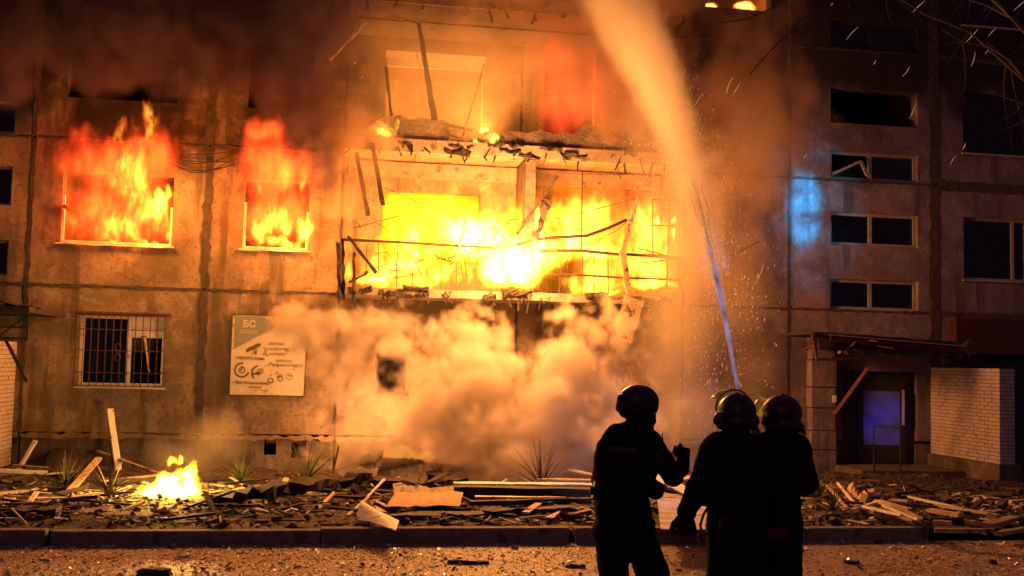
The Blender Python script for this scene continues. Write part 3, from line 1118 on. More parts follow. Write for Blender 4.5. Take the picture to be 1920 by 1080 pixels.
# ------------------------------------------------------------------ volumes
class E:
    """field expression in a geometry node tree"""
    def __init__(s, nt, sock):
        s.nt, s.s = nt, sock

    def _m(s, op, *a):
        n = s.nt.nodes.new('ShaderNodeMath')
        n.operation = op
        for k, v in enumerate((s,) + a):
            if isinstance(v, E):
                s.nt.links.new(v.s, n.inputs[k])
            else:
                n.inputs[k].default_value = v
        return E(s.nt, n.outputs[0])

    def __add__(s, o): return s._m('ADD', o)
    def __sub__(s, o): return s._m('SUBTRACT', o)
    def __mul__(s, o): return s._m('MULTIPLY', o)
    def __truediv__(s, o): return s._m('DIVIDE', o)
    def maxi(s, o): return s._m('MAXIMUM', o)
    def mini(s, o): return s._m('MINIMUM', o)
    def smax(s, o, k): return s._m('SMOOTH_MAX', o, k)
    def sqrt(s): return s._m('SQRT')
    def absv(s): return s._m('ABSOLUTE')
    def powr(s, p): return s._m('POWER', p)

    def clamp(s):
        return s.maxi(0.0).mini(1.0)


def volume(name, lo, hi, vox, blobs, mat, label, warp=(.35, .7), fine=(.10, 3.0), detail=(.8, 2.2), zst=.55, gain=2.5, seed=0.0,
           fil=None, cat=None, kind='stuff', smooth=.15, ridged=False):
    """a fog grid shaped by blobs (x, y, z, rx, ry, rz, weight) and torn by turbulence"""
    me = bpy.data.meshes.new(name)
    me.from_pydata([lo, hi], [], [])
    ob = bpy.data.objects.new(name, me)
    COL.objects.link(ob)
    me.materials.append(mat)
    ng = bpy.data.node_groups.new(name, 'GeometryNodeTree')
    ng.interface.new_socket('Geometry', in_out='INPUT', socket_type='NodeSocketGeometry')
    ng.interface.new_socket('Geometry', in_out='OUTPUT', socket_type='NodeSocketGeometry')
    N, L = ng.nodes, ng.links
    gi, go = N.new('NodeGroupInput'), N.new('NodeGroupOutput')
    vc = N.new('GeometryNodeVolumeCube')
    vc.inputs['Min'].default_value = lo
    vc.inputs['Max'].default_value = hi
    for k, ax in enumerate('XYZ'):
        vc.inputs['Resolution ' + ax].default_value = max(4, int((hi[k] - lo[k]) / vox))
    pos = N.new('GeometryNodeInputPosition')

    def noise(scale, st, color=False, det=3.0, off=0.0, rough=.55):
        mp = N.new('ShaderNodeVectorMath')
        mp.operation = 'MULTIPLY_ADD'
        L.new(pos.outputs[0], mp.inputs[0])
        mp.inputs[1].default_value = st
        mp.inputs[2].default_value = (seed * 3.1 + off, seed * 1.7 + off, seed * 5.3)
        n = N.new('ShaderNodeTexNoise')
        n.inputs['Scale'].default_value = scale
        n.inputs['Detail'].default_value = det
        n.inputs['Roughness'].default_value = rough
        L.new(mp.outputs[0], n.inputs['Vector'])
        return n.outputs['Color'] if color else E(ng, n.outputs[0])

    def vmath(op, a, b, sc_=None):
        n = N.new('ShaderNodeVectorMath')
        n.operation = op
        for k, v in enumerate((a, b)):
            if v is None:
                continue
            if isinstance(v, tuple):
                n.inputs[k].default_value = v
            else:
                L.new(v, n.inputs[k])
        if sc_ is not None:
            n.inputs['Scale'].default_value = sc_
        return n.outputs[0]
    st = (1, 1, zst)
    p = pos.outputs[0]
    w1 = vmath('SUBTRACT', noise(warp[1], st, True, 2.0), (.5, .5, .5))
    p = vmath('ADD', p, vmath('SCALE', w1, None, warp[0] * 4))
    w2 = vmath('SUBTRACT', noise(fine[1], st, True, 3.0, 9.0), (.5, .5, .5))
    p = vmath('ADD', p, vmath('SCALE', w2, None, fine[0] * 4))
    tot = None
    for bl in blobs:
        x, y, z, rx, ry, rz = bl[:6]
        wgt = bl[6] if len(bl) > 6 else 1.0
        d = vmath('DIVIDE', vmath('SUBTRACT', p, (x, y, z)), (rx, ry, rz))
        ln = N.new('ShaderNodeVectorMath')
        ln.operation = 'LENGTH'
        L.new(d, ln.inputs[0])
        v = (E(ng, ln.outputs['Value']) * -1.0 + 1.0) * wgt
        tot = v if tot is None else tot.smax(v, smooth)
    if ridged:
        nz = None
        for q, am in ((1.0, 1.0), (2.2, .55), (4.7, .32)):
            b_ = (noise(detail[1] * q, st, False, 0.0, 4.0 + q) - .5).absv() * (4.0 * am)
            nz = b_ if nz is None else nz + b_
        tot = tot + (nz - .95) * detail[0]
    else:
        nz = noise(detail[1], st, False, 6.0, 4.0, .6)
        tot = tot + (nz - .5) * detail[0]
    tot = (tot * gain).clamp()
    if fil:
        r1 = (noise(fil[1], (1, .6, .42), False, 2.5, 2.0, .6) - .5).absv() * 5.5
        r2 = (noise(fil[1] * 2.3, (1, .6, .5), False, 2.0, 6.0, .6) - .5).absv() * 5.5
        r_ = ((r1 * .65 + r2 * .35) * -1.0 + 1.0).clamp()
        tot = tot * (r_ * fil[0] + (1.0 - fil[0]))
    L.new(tot.s, vc.inputs['Density'])
    sm = N.new('GeometryNodeSetMaterial')
    sm.inputs['Material'].default_value = mat
    L.new(vc.outputs[0], sm.inputs[0])
    L.new(sm.outputs[0], go.inputs[0])
    md = ob.modifiers.new('fog', 'NODES')
    md.node_group = ng
    tag(ob, label, cat, kind=kind)
    return ob


def smoke_mat(name, color, dens, aniso=.0):
    m, nt, out = new_mat(name)
    v = nt.nodes.new('ShaderNodeVolumePrincipled')
    v.inputs['Color'].default_value = (*color, 1)
    v.inputs['Density'].default_value = dens
    v.inputs['Anisotropy'].default_value = aniso
    nt.links.new(v.outputs[0], out.inputs['Volume'])
    m.cycles.volume_step_rate = 1.0
    return m


def flame_mat(name, stops, strength, dens=.6, power=1.5):
    """emission follows the heat of the grid"""
    m, nt, out = new_mat(name)
    N, L = nt.nodes, nt.links
    at = N.new('ShaderNodeAttribute')
    at.attribute_name = 'density'
    r = N.new('ShaderNodeValToRGB')
    el = r.color_ramp.elements
    el[0].position, el[0].color = stops[0][0], (*stops[0][1], 1)
    el[1].position, el[1].color = stops[-1][0], (*stops[-1][1], 1)
    for p_, c_ in stops[1:-1]:
        el.new(p_).color = (*c_, 1)
    L.new(at.outputs['Fac'], r.inputs[0])
    pw = N.new('ShaderNodeMath')
    pw.operation = 'POWER'
    L.new(at.outputs['Fac'], pw.inputs[0])
    pw.inputs[1].default_value = power
    ml = N.new('ShaderNodeMath')
    ml.operation = 'MULTIPLY'
    L.new(pw.outputs[0], ml.inputs[0])
    ml.inputs[1].default_value = strength
    e = N.new('ShaderNodeEmission')
    L.new(r.outputs[0], e.inputs[0])
    L.new(ml.outputs[0], e.inputs[1])
    ab = N.new('ShaderNodeVolumeAbsorption')
    ab.inputs[0].default_value = (.9, .35, .1, 1)
    m2 = N.new('ShaderNodeMath')
    m2.operation = 'MULTIPLY'
    L.new(at.outputs['Fac'], m2.inputs[0])
    m2.inputs[1].default_value = dens
    L.new(m2.outputs[0], ab.inputs[1])
    ad_ = N.new('ShaderNodeAddShader')
    L.new(e.outputs[0], ad_.inputs[0])
    L.new(ab.outputs[0], ad_.inputs[1])
    L.new(ad_.outputs[0], out.inputs['Volume'])
    m.cycles.emission_sampling = 'NONE'
    return m


RED = [(0, (1, .02, .005)), (.5, (1, .06, .01)), (1, (1, .12, .015))]
ORG = [(0, (1, .06, .005)), (.45, (1, .20, .015)), (.8, (1, .45, .04)), (1, (1, .62, .10))]
YEL = [(0, (1, .25, .005)), (.45, (1, .55, .012)), (.8, (1, .68, .05)), (1, (1, .82, .22))]
F_red = flame_mat('red_flame', [(0, (1, .035, .010)), (.5, (1, .11, .018)), (1, (1, .21, .025))], 11.0, 3.5, 1.2)
F_org = flame_mat('orange_flame', ORG, 20.0, 1.8, 1.6)
F_yel = flame_mat('yellow_flame', YEL, 22.0, .3, 1.8)
F_hot = flame_mat('white_hot_flame', YEL, 26.0, .1, 1.4)
F_room = flame_mat('glowing_room', [(0, (1, .28, .02)), (1, (1, .55, .06))], 1.6, .2, 1.0)


def PB(px, py, Y, rx, ry, rz, w=1.0):
    p = P(px, py, Y)
    return (p.x, Y, p.z, rx, ry, rz, w)


def vflame(label, px0, px1, py0, py1, y0, y1, vox, blobs, mat, **k):
    a, b = P(px0, py1, (y0 + y1) / 2), P(px1, py0, (y0 + y1) / 2)
    return volume('flames', (a.x, y0, a.z), (b.x, y1, b.z), vox, blobs, mat, label, cat='flames', **k)


# left window: red body, orange plume, yellow licks
vflame('red smoky flames pouring from the wide left window', 70, 350, 200, 465, 21.5, 22.75, .028,
       [PB(175, 300, 22.0, .85, .28, .75, 1.0), PB(165, 370, 22.1, .75, .3, .75, 1.1), PB(225, 400, 22.25, 1.35, .3, .75, 1.2), PB(265, 300, 22.0, .7, .28, .85, 1.0), PB(130, 300, 21.9, .35, .2, .35), PB(220, 350, 22.2, .9, .3, .6, 1.1)], F_red, seed=1, gain=1.15, detail=(1.5, 2.6), fine=(.10, 3.5), fil=(.45, 2.2), zst=.5)
vflame('orange flame column rising from the wide left window', 110, 345, 185, 465, 21.5, 22.6, .022,
       [PB(245, 330, 21.9, .55, .16, 1.15, 1.3), PB(277, 232, 21.8, .30, .14, .55, 1.4), PB(218, 245, 21.8, .18, .12, .42, 1.2), PB(285, 380, 22.0, .45, .15, .6, 1.1), PB(225, 430, 22.2, 1.15, .16, .38, 1.1), PB(165, 395, 22.1, .5, .14, .4, .7)], F_org, seed=2, gain=1.35, detail=(2.1, 3.6), fine=(.10, 5.0), warp=(.25, 1.0), fil=(.75, 3.0), zst=.42)
vflame('bright yellow flame licks at the right side of the wide left window', 200, 335, 290, 465, 21.5, 22.6, .02,
       [PB(292, 385, 21.85, .30, .10, .34, 1.1), PB(262, 345, 21.8, .14, .08, .38), PB(312, 360, 21.9, .12, .08, .28), PB(285, 453, 22.3, .42, .08, .06, 1.3), PB(215, 453, 22.3, .36, .08, .035, 1.0), PB(318, 435, 22.2, .07, .08, .18)],
       F_yel, seed=3, gain=2.0, detail=(2.2, 5.5), fine=(.06, 6.0), warp=(.12, 1.5), fil=(.7, 5.0), zst=.45)
# second window
vflame('dull red flames bulging from the narrow second window', 425, 610, 205, 475, 21.5, 22.75, .028,
       [PB(520, 310, 21.95, .85, .26, .8, 1.1), PB(510, 245, 21.9, .42, .2, .4, 1.0), PB(520, 395, 22.2, .85, .3, .75, 1.3), PB(570, 320, 22.0, .25, .2, .5)], F_red, seed=4, gain=1.2, detail=(1.5, 2.8), fine=(.10, 3.5), fil=(.45, 2.6), zst=.5)
vflame('orange streaks inside the red flames of the narrow second window', 450, 600, 230, 475, 21.5, 22.6, .022,
       [PB(538, 330, 21.9, .2, .12, .75, 1.0), PB(578, 345, 21.9, .14, .10, .5, 1.0), PB(520, 415, 22.1, .7, .16, .55, 1.2), PB(490, 360, 21.9, .2, .10, .4, .7)], F_org, seed=5, gain=1.3, detail=(2.1, 4.0), fine=(.09, 5.0), warp=(.2, 1.2), fil=(.8, 3.4), zst=.42)
vflame('yellow flames filling the foot of the narrow second window', 450, 592, 380, 472, 21.8, 22.8, .018,
       [PB(483, 435, 22.2, .26, .1, .3), PB(566, 428, 22.15, .24, .1, .42), PB(520, 455, 22.25, .68, .1, .16, 1.3), PB(530, 405, 22.2, .14, .08, .3)], F_yel, seed=6, gain=2.1, detail=(2.0, 5.5), fine=(.06, 6.0), warp=(.12, 1.5), fil=(.6, 5.0), zst=.45)
# loggia fire
vflame('wall of yellow fire in the room behind the left half of the loggia', 700, 960, 345, 560, 22.75, 24.6, .05,
       [PB(800, 420, 23.6, 1.6, .9, 1.2, 1.3), PB(900, 430, 23.4, .9, .8, .9, 1.2)], flame_mat('room_fire', [(0, (1, .30, .003)), (.6, (1, .55, .006)), (1, (1, .70, .02))], 3.4, .5, 1.2), seed=7, gain=1.5, detail=(1.5, 2.0), fil=(.5, 1.8), zst=.6)
vflame('orange fire rolling through the open loggia', 690, 1290, 345, 560, 21.1, 22.4, .045,
       [PB(880, 440, 21.9, 1.5, .5, 1.0, 1.1), PB(1070, 430, 21.9, 1.2, .5, .85, 1.1), PB(1210, 440, 21.9, 1.1, .4, 1.0, 1.0), PB(760, 500, 21.8, 1.1, .4, .5, 1.1), PB(1200, 515, 21.7, 1.3, .4, .5, 1.2), PB(1120, 510, 21.9, .8, .3, .6, 1.2)], F_org, seed=8, gain=1.3, detail=(1.9, 3.0), fine=(.12, 3.5), fil=(.75, 2.6), zst=.45)
vflame('yellow tongues of flame curling across the whole loggia', 640, 1285, 340, 560, 21.2, 22.2, .032,
       [PB(760, 450, 21.7, .8, .2, .5, .9), PB(860, 410, 21.7, .7, .2, .5, .9), PB(1060, 420, 21.7, .6, .2, .6, .9), PB(1140, 450, 21.6, .7, .2, .5, .9), PB(700, 510, 21.6, .6, .2, .3, 1.0), PB(1220, 510, 21.6, .6, .2, .35, 1.0), PB(960, 400, 21.7, .5, .2, .5, .8), PB(820, 520, 21.6, 1.0, .2, .3, 1.0), PB(1100, 525, 21.5, .9, .2, .25, 1.0)],
       F_yel, seed=17, gain=1.5, detail=(2.2, 3.2), fine=(.10, 4.0), warp=(.25, 1.0), fil=(.75, 2.6), zst=.5)
vflame('white hot heart of the fire in the middle of the loggia', 600, 1280, 330, 590, 20.7, 22.3, .04,
       [PB(960, 500, 21.1, .85, .5, .55, 1.9), PB(895, 445, 21.4, .85, .4, .55, 1.6), PB(1000, 470, 21.3, .8, .4, .5, 1.2), PB(1000, 430, 21.6, .4, .3, .5, .8), PB(1070, 450, 21.7, .32, .3, .5, .9), PB(1110, 465, 21.7, .75, .3, .2, 1.1), PB(760, 505, 21.6, .42, .3, .22, .8), PB(700, 522, 21.5, .5, .3, .12, .9), PB(770, 485, 21.5, .1, .2, .35, .9),
        PB(1215, 535, 21.5, .7, .25, .12, 1.0), PB(1130, 545, 21.5, .8, .2, .07, 1.0), PB(1185, 500, 21.6, .13, .2, .35, .6)],
       F_hot, seed=9, gain=1.9, detail=(1.7, 4.5), fine=(.08, 4.5), fil=(.5, 3.5), zst=.5, warp=(.15, 1.2))
vflame('small licks on the window frame at the right end of the loggia', 1205, 1290, 365, 500, 21.0, 22.0, .02,
       [PB(1232, 412, 21.4, .07, .1, .14), PB(1262, 415, 21.4, .07, .1, .13), PB(1228, 440, 21.4, .04, .1, .15, .8), PB(1262, 440, 21.4, .04, .1, .2, .8), PB(1252, 470, 21.4, .06, .1, .2, .7)], F_yel, seed=10, gain=2.5, detail=(1.0, 6), fine=(.04, 6.0), warp=(.04, 2))
# upper floors
vflame('small yellow flame on the left end of the third floor parapet', 680, 765, 215, 280, 20.8, 21.6, .02,
       [PB(720, 250, 21.2, .26, .2, .13), PB(745, 238, 21.2, .06, .1, .2)], F_yel, seed=11, gain=2.2, detail=(1.6, 6), fine=(.06, 5), warp=(.08, 2))
vflame('small yellow flame on the middle of the third floor parapet', 870, 945, 225, 285, 20.8, 21.6, .02,
       [PB(909, 243, 21.2, .09, .12, .09, 1.2), PB(922, 262, 21.2, .12, .12, .13), PB(888, 266, 21.2, .08, .1, .07)], F_yel, seed=12, gain=2.2, detail=(1.5, 6), fine=(.06, 5), warp=(.08, 2))
vflame('tall red flame in the balcony doorway of the third floor', 990, 1180, 50, 265, 21.7, 22.9, .035,
       [PB(1062, 195, 22.1, .75, .3, .95, 1.3), PB(1055, 110, 22.0, .36, .25, .65, 1.2), PB(1095, 170, 21.95, .7, .25, .8, 1.1)], flame_mat('dull_red_flame', [(0, (1, .05, .01)), (1, (1, .13, .03))], 5.5, 2.0, 1.2), seed=13, gain=.9, detail=(1.5, 1.8), fil=(.5, 1.6), zst=.5)
vflame('small distant flames in the top floor windows', 1310, 1440, -20, 26, 22.6, 23.4, .03,
       [PB(1330, 18, 23, .2, .3, .1), PB(1395, 14, 23, .25, .3, .12)], F_org, seed=14, gain=3, detail=(1.3, 4), fine=(.05, 4), warp=(.1, 2))
# fires on the ground
def gfire(label, px, py, blobs, mat, vox, pad, **k):
    g = GL(px, py)
    bl = [(g.x + b[0], g.y + b[1], g.z + b[2], *b[3:]) for b in blobs]
    lo = (g.x - pad[0], g.y - pad[1], g.z - .02)
    hi = (g.x + pad[0], g.y + pad[1], g.z + pad[2])
    return volume('flames', lo, hi, vox, bl, mat, label, cat='flames', **k)


gfire('white hot flames of the small bonfire on the lawn at the left', 325, 932,
      [(0, 0, .09, .50, .2, .15, 1.3), (.22, 0, .24, .14, .10, .25), (-.10, 0, .18, .18, .10, .19), (.05, 0, .22, .10, .08, .22, .8), (-.28, 0, .06, .18, .15, .08), (-.06, 0, .50, .06, .06, .07, .8), (.05, 0, .52, .05, .06, .06, .8)], flame_mat('bonfire', YEL, 220, .1, 1.6), .013, (.7, .5, .75), seed=15,
      gain=2.4, detail=(2.0, 8), fine=(.035, 9), warp=(.05, 3), fil=(.7, 9), zst=.5)
gfire('orange flames glowing behind the charred heap in the middle', 745, 893, [(-.36, -.1, .22, .26, .2, .26, 1.2), (.2, .1, .34, .7, .2, .2, 1.2), (.1, .1, .5, .45, .2, .16, .9)], F_org, .03, (1.0, .6, .8), seed=16, gain=2.2, detail=(1.2, 4), fine=(.05, 4), warp=(.08, 2))

# smoke
S_tan = smoke_mat('lit_smoke', (.80, .70, .62), 2.9, .2)
S_dark = smoke_mat('dark_smoke', (.19, .12, .16), 2.0, .1)
S_thin = smoke_mat('thin_smoke', (.75, .62, .5), .28, .2)
c = lambda px, py, Y: P(px, py, Y)
volume('smoke', (-1.8, 17.6, -.05), (8.6, 21.9, 4.9), .06,
       [PB(555, 600, 21.1, .6, .5, .35, .8), PB(630, 620, 21.0, .9, .6, .5, 1.0), PB(650, 690, 20.8, .8, .6, .6, .9), PB(740, 655, 20.7, .6, .5, .35, 1.1), PB(700, 800, 20.2, .6, .5, .6, .4), PB(720, 610, 20.9, .9, .5, .40, .9),
        PB(880, 640, 20.4, .8, .6, .75, 1.2), PB(905, 720, 19.8, .9, .8, 1.0, 1.4), PB(840, 780, 19.5, 1.1, .8, .9, 1.3), PB(740, 850, 19.3, 1.3, .6, .6, 1.4),
        PB(900, 850, 19.0, 1.4, .6, .9, 1.4), PB(1055, 690, 19.6, .7, .6, .6, 1.3), PB(1035, 780, 19.3, .8, .6, .9, 1.3), PB(1110, 840, 18.9, .9, .6, .7, 1.3), PB(1000, 880, 18.6, 1.3, .5, .5, 1.3), PB(1180, 800, 19.2, .7, .5, .9, .6), PB(1120, 620, 20.4, .6, .5, .4, .3)],
       S_tan, 'tan smoke billowing up in front of the ground floor below the loggia', cat='smoke', seed=21, gain=2.3, detail=(.66, 1.6), warp=(.26, .8), fine=(.12, 2.8), zst=.9, ridged=True)
volume('smoke', (-7.6, 19.6, 5.4), (.9, 21.9, 11.6), .085,
       [(-4.4, 21.3, 7.95, 1.7, .5, .8, 1.6), (-1.3, 21.3, 7.9, 1.1, .5, .8, 1.6), (-6.4, 21.3, 7.4, .7, .5, .9, 1.0), (-6.2, 21.2, 8.2, 1.6, .6, 1.0, 1.0), (-4.6, 21.1, 8.9, 2.4, .8, 1.5, 1.3), (-2.4, 21.1, 8.5, 1.8, .7, 1.4, 1.2), (-.7, 20.9, 7.4, 1.1, .7, 1.3, 1.0), (-.5, 20.9, 9.0, 1.3, .8, 1.6, 1.2), (-.1, 20.9, 5.6, .6, .5, .9, .6), (-3.4, 20.9, 10.4, 3.0, .8, 1.0, 1.0), (-5.9, 20.7, 9.9, 1.4, .6, .9, .9)],
       S_dark, 'dark brown smoke drifting over the upper left of the facade', cat='smoke', seed=22, gain=1.8, detail=(.42, 1.1), warp=(.4, .4), fine=(.1, 1.6), zst=.8, ridged=True)
volume('smoke', (-.9, 19.6, 4.9), (10.6, 21.9, 11.8), .085,
       [(.2, 20.8, 6.6, .9, .7, 1.0, 1.0), (.1, 20.8, 5.4, .6, .5, .7, .7), (3.4, 20.9, 8.0, 1.5, .6, 1.0, .35), (4.0, 20.8, 9.8, 2.6, .8, 1.1, 1.0), (1.2, 20.8, 10.2, 2.0, .8, .9, .9), (6.5, 21.0, 8.2, 1.3, .6, 1.8, 1.3), (4.7, 21.2, 9.4, 1.2, .5, .7, 1.0), (6.4, 20.6, 10.2, 1.8, .8, 1.5, 1.0), (8.4, 20.8, 8.0, 1.4, .8, 2.8, .9), (9.2, 20.9, 7.2, .8, .7, 1.4, .6), (5.6, 20.8, 6.9, 1.2, .5, .5, .7)],
       smoke_mat('brown_smoke', (.60, .40, .28), 1.25, .1), 'brown smoke curling over the third floor loggia', cat='smoke', seed=23, gain=1.5, detail=(.42, 1.1), warp=(.4, .4), fine=(.1, 1.6), zst=.8, ridged=True)
g = GL(330, 920)
volume('smoke', (g.x - 1.1, g.y - .8, g.z - .03), (g.x + 1.5, g.y + 1.2, g.z + 1.5), .05,
       [(g.x + .1, g.y + .3, g.z + .5, .6, .4, .45, .8), (g.x + .5, g.y + .5, g.z + .8, .7, .4, .5, .7)], smoke_mat('wispy_smoke', (.8, .7, .55), .9), 'thin smoke rising behind the small bonfire', cat='smoke', seed=24, gain=1.3, detail=(1.2, 1.6), warp=(.15, .8), fine=(.06, 2.5))

volume('smoke', (-.4, 19.9, 5.9), (8.6, 21.9, 10.6), .12,
       [(2.0, 21.0, 8.0, 2.6, .7, 1.6, 1.2), (5.0, 21.0, 8.2, 2.6, .7, 1.8, 1.3), (3.6, 20.9, 9.8, 3.0, .7, .9, 1.2)],
       smoke_mat('orange_haze_smoke', (.80, .66, .52), .75, .2), 'thin orange lit smoke veiling the third floor loggia', cat='smoke', seed=25, gain=1.2, detail=(.8, .8), warp=(.3, .5), fine=(.1, 1.5), zst=.8)

# ------------------------------------------------------------------ water jet and spray
def water_mat(name, dens, col=(.86, .90, 1.0)):
    m, nt, out = new_mat(name)
    N, L = nt.nodes, nt.links
    v = N.new('ShaderNodeVolumePrincipled')
    v.inputs['Color'].default_value = (*col, 1)
    v.inputs['Density'].default_value = dens
    v.inputs['Anisotropy'].default_value = .35
    L.new(v.outputs[0], out.inputs['Volume'])
    return m


JP = [(1389, 752, 7.9, .010), (1376, 690, 8.6, .016), (1360, 600, 9.7, .028), (1340, 505, 11.0, .05), (1318, 410, 12.4, .09), (1290, 310, 14.0, .15), (1262, 225, 15.3, .21), (1228, 140, 16.7, .28), (1190, 60, 18.0, .35), (1150, -15, 19.2, .42), (1105, -85, 20.3, .46)]
JW = [(P(a, b, Y), Y, r) for a, b, Y, r in JP]
wj = MB()
pts, rad = [], []
for i in range(5):
    p0, p1 = JW[i][0], JW[i + 1][0]
    for t in range(6):
        q = t / 6
        pts.append(p0.lerp(p1, q))
        rad.append((JW[i][2] + (JW[i + 1][2] - JW[i][2]) * q) * random.uniform(.7, 1.15))
jet = empty('water_jet', JW[0][0])
tag(jet, 'tall arcing jet of water from the hose up into the smoke', 'water jet')
def strand_mat():
    m, nt, out = new_mat('water_strands')
    d_ = nt.nodes.new('ShaderNodeBsdfTranslucent'); d_.inputs[0].default_value = (.90, .92, 1, 1)
    f_ = nt.nodes.new('ShaderNodeBsdfDiffuse'); f_.inputs[0].default_value = (.90, .92, 1, 1)
    a_ = nt.nodes.new('ShaderNodeMixShader'); a_.inputs[0].default_value = .35
    nt.links.new(d_.outputs[0], a_.inputs[1]); nt.links.new(f_.outputs[0], a_.inputs[2])
    t_ = nt.nodes.new('ShaderNodeBsdfTransparent'); b2 = nt.nodes.new('ShaderNodeMixShader'); b2.inputs[0].default_value = .30
    nt.links.new(t_.outputs[0], b2.inputs[1]); nt.links.new(a_.outputs[0], b2.inputs[2]); nt.links.new(b2.outputs[0], out.inputs[0])
    return m


rs_ = random.Random(77)
pts.append(JW[5][0]); rad.append(JW[5][2])
NP = len(pts)
for k_ in range(240):
    # most strands start near the nozzle, then break off; later ones start further up
    s0 = 0 if k_ < 60 else rs_.randrange(0, NP - 6)
    s1 = min(NP - 1, s0 + rs_.randrange(2, 7))
    if k_ < 30:
        s1 = rs_.randrange(10, NP - 6)
    a0, kk = rs_.uniform(0, 6.283), min(1.0, abs(rs_.gauss(0, .5)))
    line, rr2 = [], []
    for q_ in range(s0, s1 + 1):
        r_ = rad[q_] * kk
        a1 = a0 + rs_.uniform(-.15, .15)
        line.append(pts[q_] + Vector((math.cos(a1) * r_, math.sin(a1) * r_, 0)))
        e_ = min(1.0, (q_ - s0 + .3) / 2, (s1 - q_ + .3) / 2)
        rr2.append(max(.0015, (.0045 + .004 * q_ / NP) * rs_.uniform(.6, 1.2) * e_))
    wj.tube(line, rr2, 5)
o = wj.build('stream', strand_mat(), smooth=True)
o['kind'] = 'stuff'
part(o, jet, Matrix.Translation(-jet.location))
bl = []
for i in range(3, len(JW) - 1):
    for t in range(3):
        q = t / 3
        p = JW[i][0].lerp(JW[i + 1][0], q)
        r = JW[i][2] + (JW[i + 1][2] - JW[i][2]) * q
        bl.append((p.x, p.y, p.z, r * 1.5 + .04, r * 1.6 + .25, r * 1.7 + .22, 1.25))
o = volume('spray_plume', (2.6, 9.3, 2.2), (8.6, 20.8, 9.9), .055, bl, water_mat('spray', 1.3, (.9, .86, .82)), None, cat=None, kind=None,
           warp=(.05, .6), fine=(.05, 3.0), detail=(1.3, 4.0), gain=1.1, seed=31, smooth=.3)
o['kind'] = 'stuff'
part(o, jet, Matrix.Translation(-jet.location))
# the falling mist
volume('mist', (4.6, 18.3, .2), (10.3, 20.9, 8.6), .09,
       [PB(1290, 420, 19.7, .9, 1.2, 2.6, 1.1), PB(1270, 640, 19.7, .9, 1.1, 1.8, 1.1), PB(1370, 560, 19.7, .7, 1.0, 2.0, .7), PB(1230, 260, 19.9, .8, 1.0, 1.3, .7), PB(1400, 720, 19.6, .6, 1.0, 1.0, .6), PB(1420, 300, 19.8, .9, 1.0, 1.8, .6), PB(1290, 780, 19.4, 1.0, 1.0, 1.0, 1.3), PB(1390, 800, 19.4, .7, 1.0, .8, 1.0)],
       water_mat('mist', .62, (.9, .82, .74)), 'fine orange lit mist falling right of the burning loggia', cat='mist', warp=(.2, .5), fine=(.08, 2.5), detail=(.8, 3.0), zst=.4, gain=1.0, seed=32)
rd = random.Random(9)
mb = MB()
for _ in range(8000):
    i = rd.randrange(3, len(JW) - 1)
    q = rd.random()
    p = JW[i][0].lerp(JW[i + 1][0], q)
    r = (JW[i][2] + (JW[i + 1][2] - JW[i][2]) * q)
    k = abs(rd.gauss(0, 1.0))
    a = rd.uniform(0, 6.283)
    c_ = p + Vector((math.cos(a) * r * k, rd.uniform(-.4, .4), math.sin(a) * r * k - abs(rd.gauss(0, .5)) * r))
    if rd.random() < .35:
        c_.z -= rd.random() ** 1.5 * 4.0
        c_.x += rd.uniform(-.1, .7)
    if c_.z < .2:
        continue
    s = rd.uniform(.0018, .0058)
    d = Vector((rd.uniform(-.3, .3), 0, 1)) * s * rd.uniform(1.5, 5)
    mb.raw([c_ - d, c_ + Vector((s, 0, 0)), c_ + Vector((-s * .5, s * .8, 0)), c_ + Vector((-s * .5, -s * .8, 0)), c_ + d], [(0, 1, 2), (0, 2, 3), (0, 3, 1), (4, 2, 1), (4, 3, 2), (4, 1, 3)])
m, nt, out = new_mat('droplet')
b_ = nt.nodes.new('ShaderNodeBsdfPrincipled')
b_.inputs['Base Color'].default_value = (.9, .9, .9, 1)
b_.inputs['Roughness'].default_value = .25
tr = nt.nodes.new('ShaderNodeBsdfTranslucent')
mxs = nt.nodes.new('ShaderNodeMixShader')
mxs.inputs[0].default_value = .6
nt.links.new(b_.outputs[0], mxs.inputs[1]); nt.links.new(tr.outputs[0], mxs.inputs[2]); nt.links.new(mxs.outputs[0], out.inputs[0])
M['drop'] = m
tag(mb.build('droplets', m), 'fine water droplets falling from the jet', None, kind='stuff')

# added spots for an assumed, unseen emergency beacon on an engine behind the photographer
def spot(name, loc, target, power, size, col, blend=.6, r=.05):
    d = bpy.data.lights.new(name, 'SPOT')
    d.energy, d.spot_size, d.spot_blend, d.color, d.shadow_soft_size = power, size, blend, col, r
    o = bpy.data.objects.new(name, d)
    o.location = loc
    o.rotation_euler = (Vector(target) - Vector(loc)).to_track_quat('-Z', 'Y').to_euler()
    COL.objects.link(o)
    d.use_nodes = True
    nt = d.node_tree
    em = nt.nodes.get('Emission') or nt.nodes.new('ShaderNodeEmission')
    tc = nt.nodes.new('ShaderNodeTexCoord')
    nz = nt.nodes.new('ShaderNodeTexNoise')
    nz.inputs['Scale'].default_value = 70
    nz.inputs['Detail'].default_value = 3
    mr = nt.nodes.new('ShaderNodeMapRange')
    mr.inputs[1].default_value, mr.inputs[2].default_value, mr.inputs[3].default_value, mr.inputs[4].default_value = .34, .62, .35, 1.5
    nt.links.new(tc.outputs['Normal'], nz.inputs['Vector'])
    nt.links.new(nz.outputs['Fac'], mr.inputs[0])
    nt.links.new(mr.outputs[0], em.inputs['Strength'])
    return o


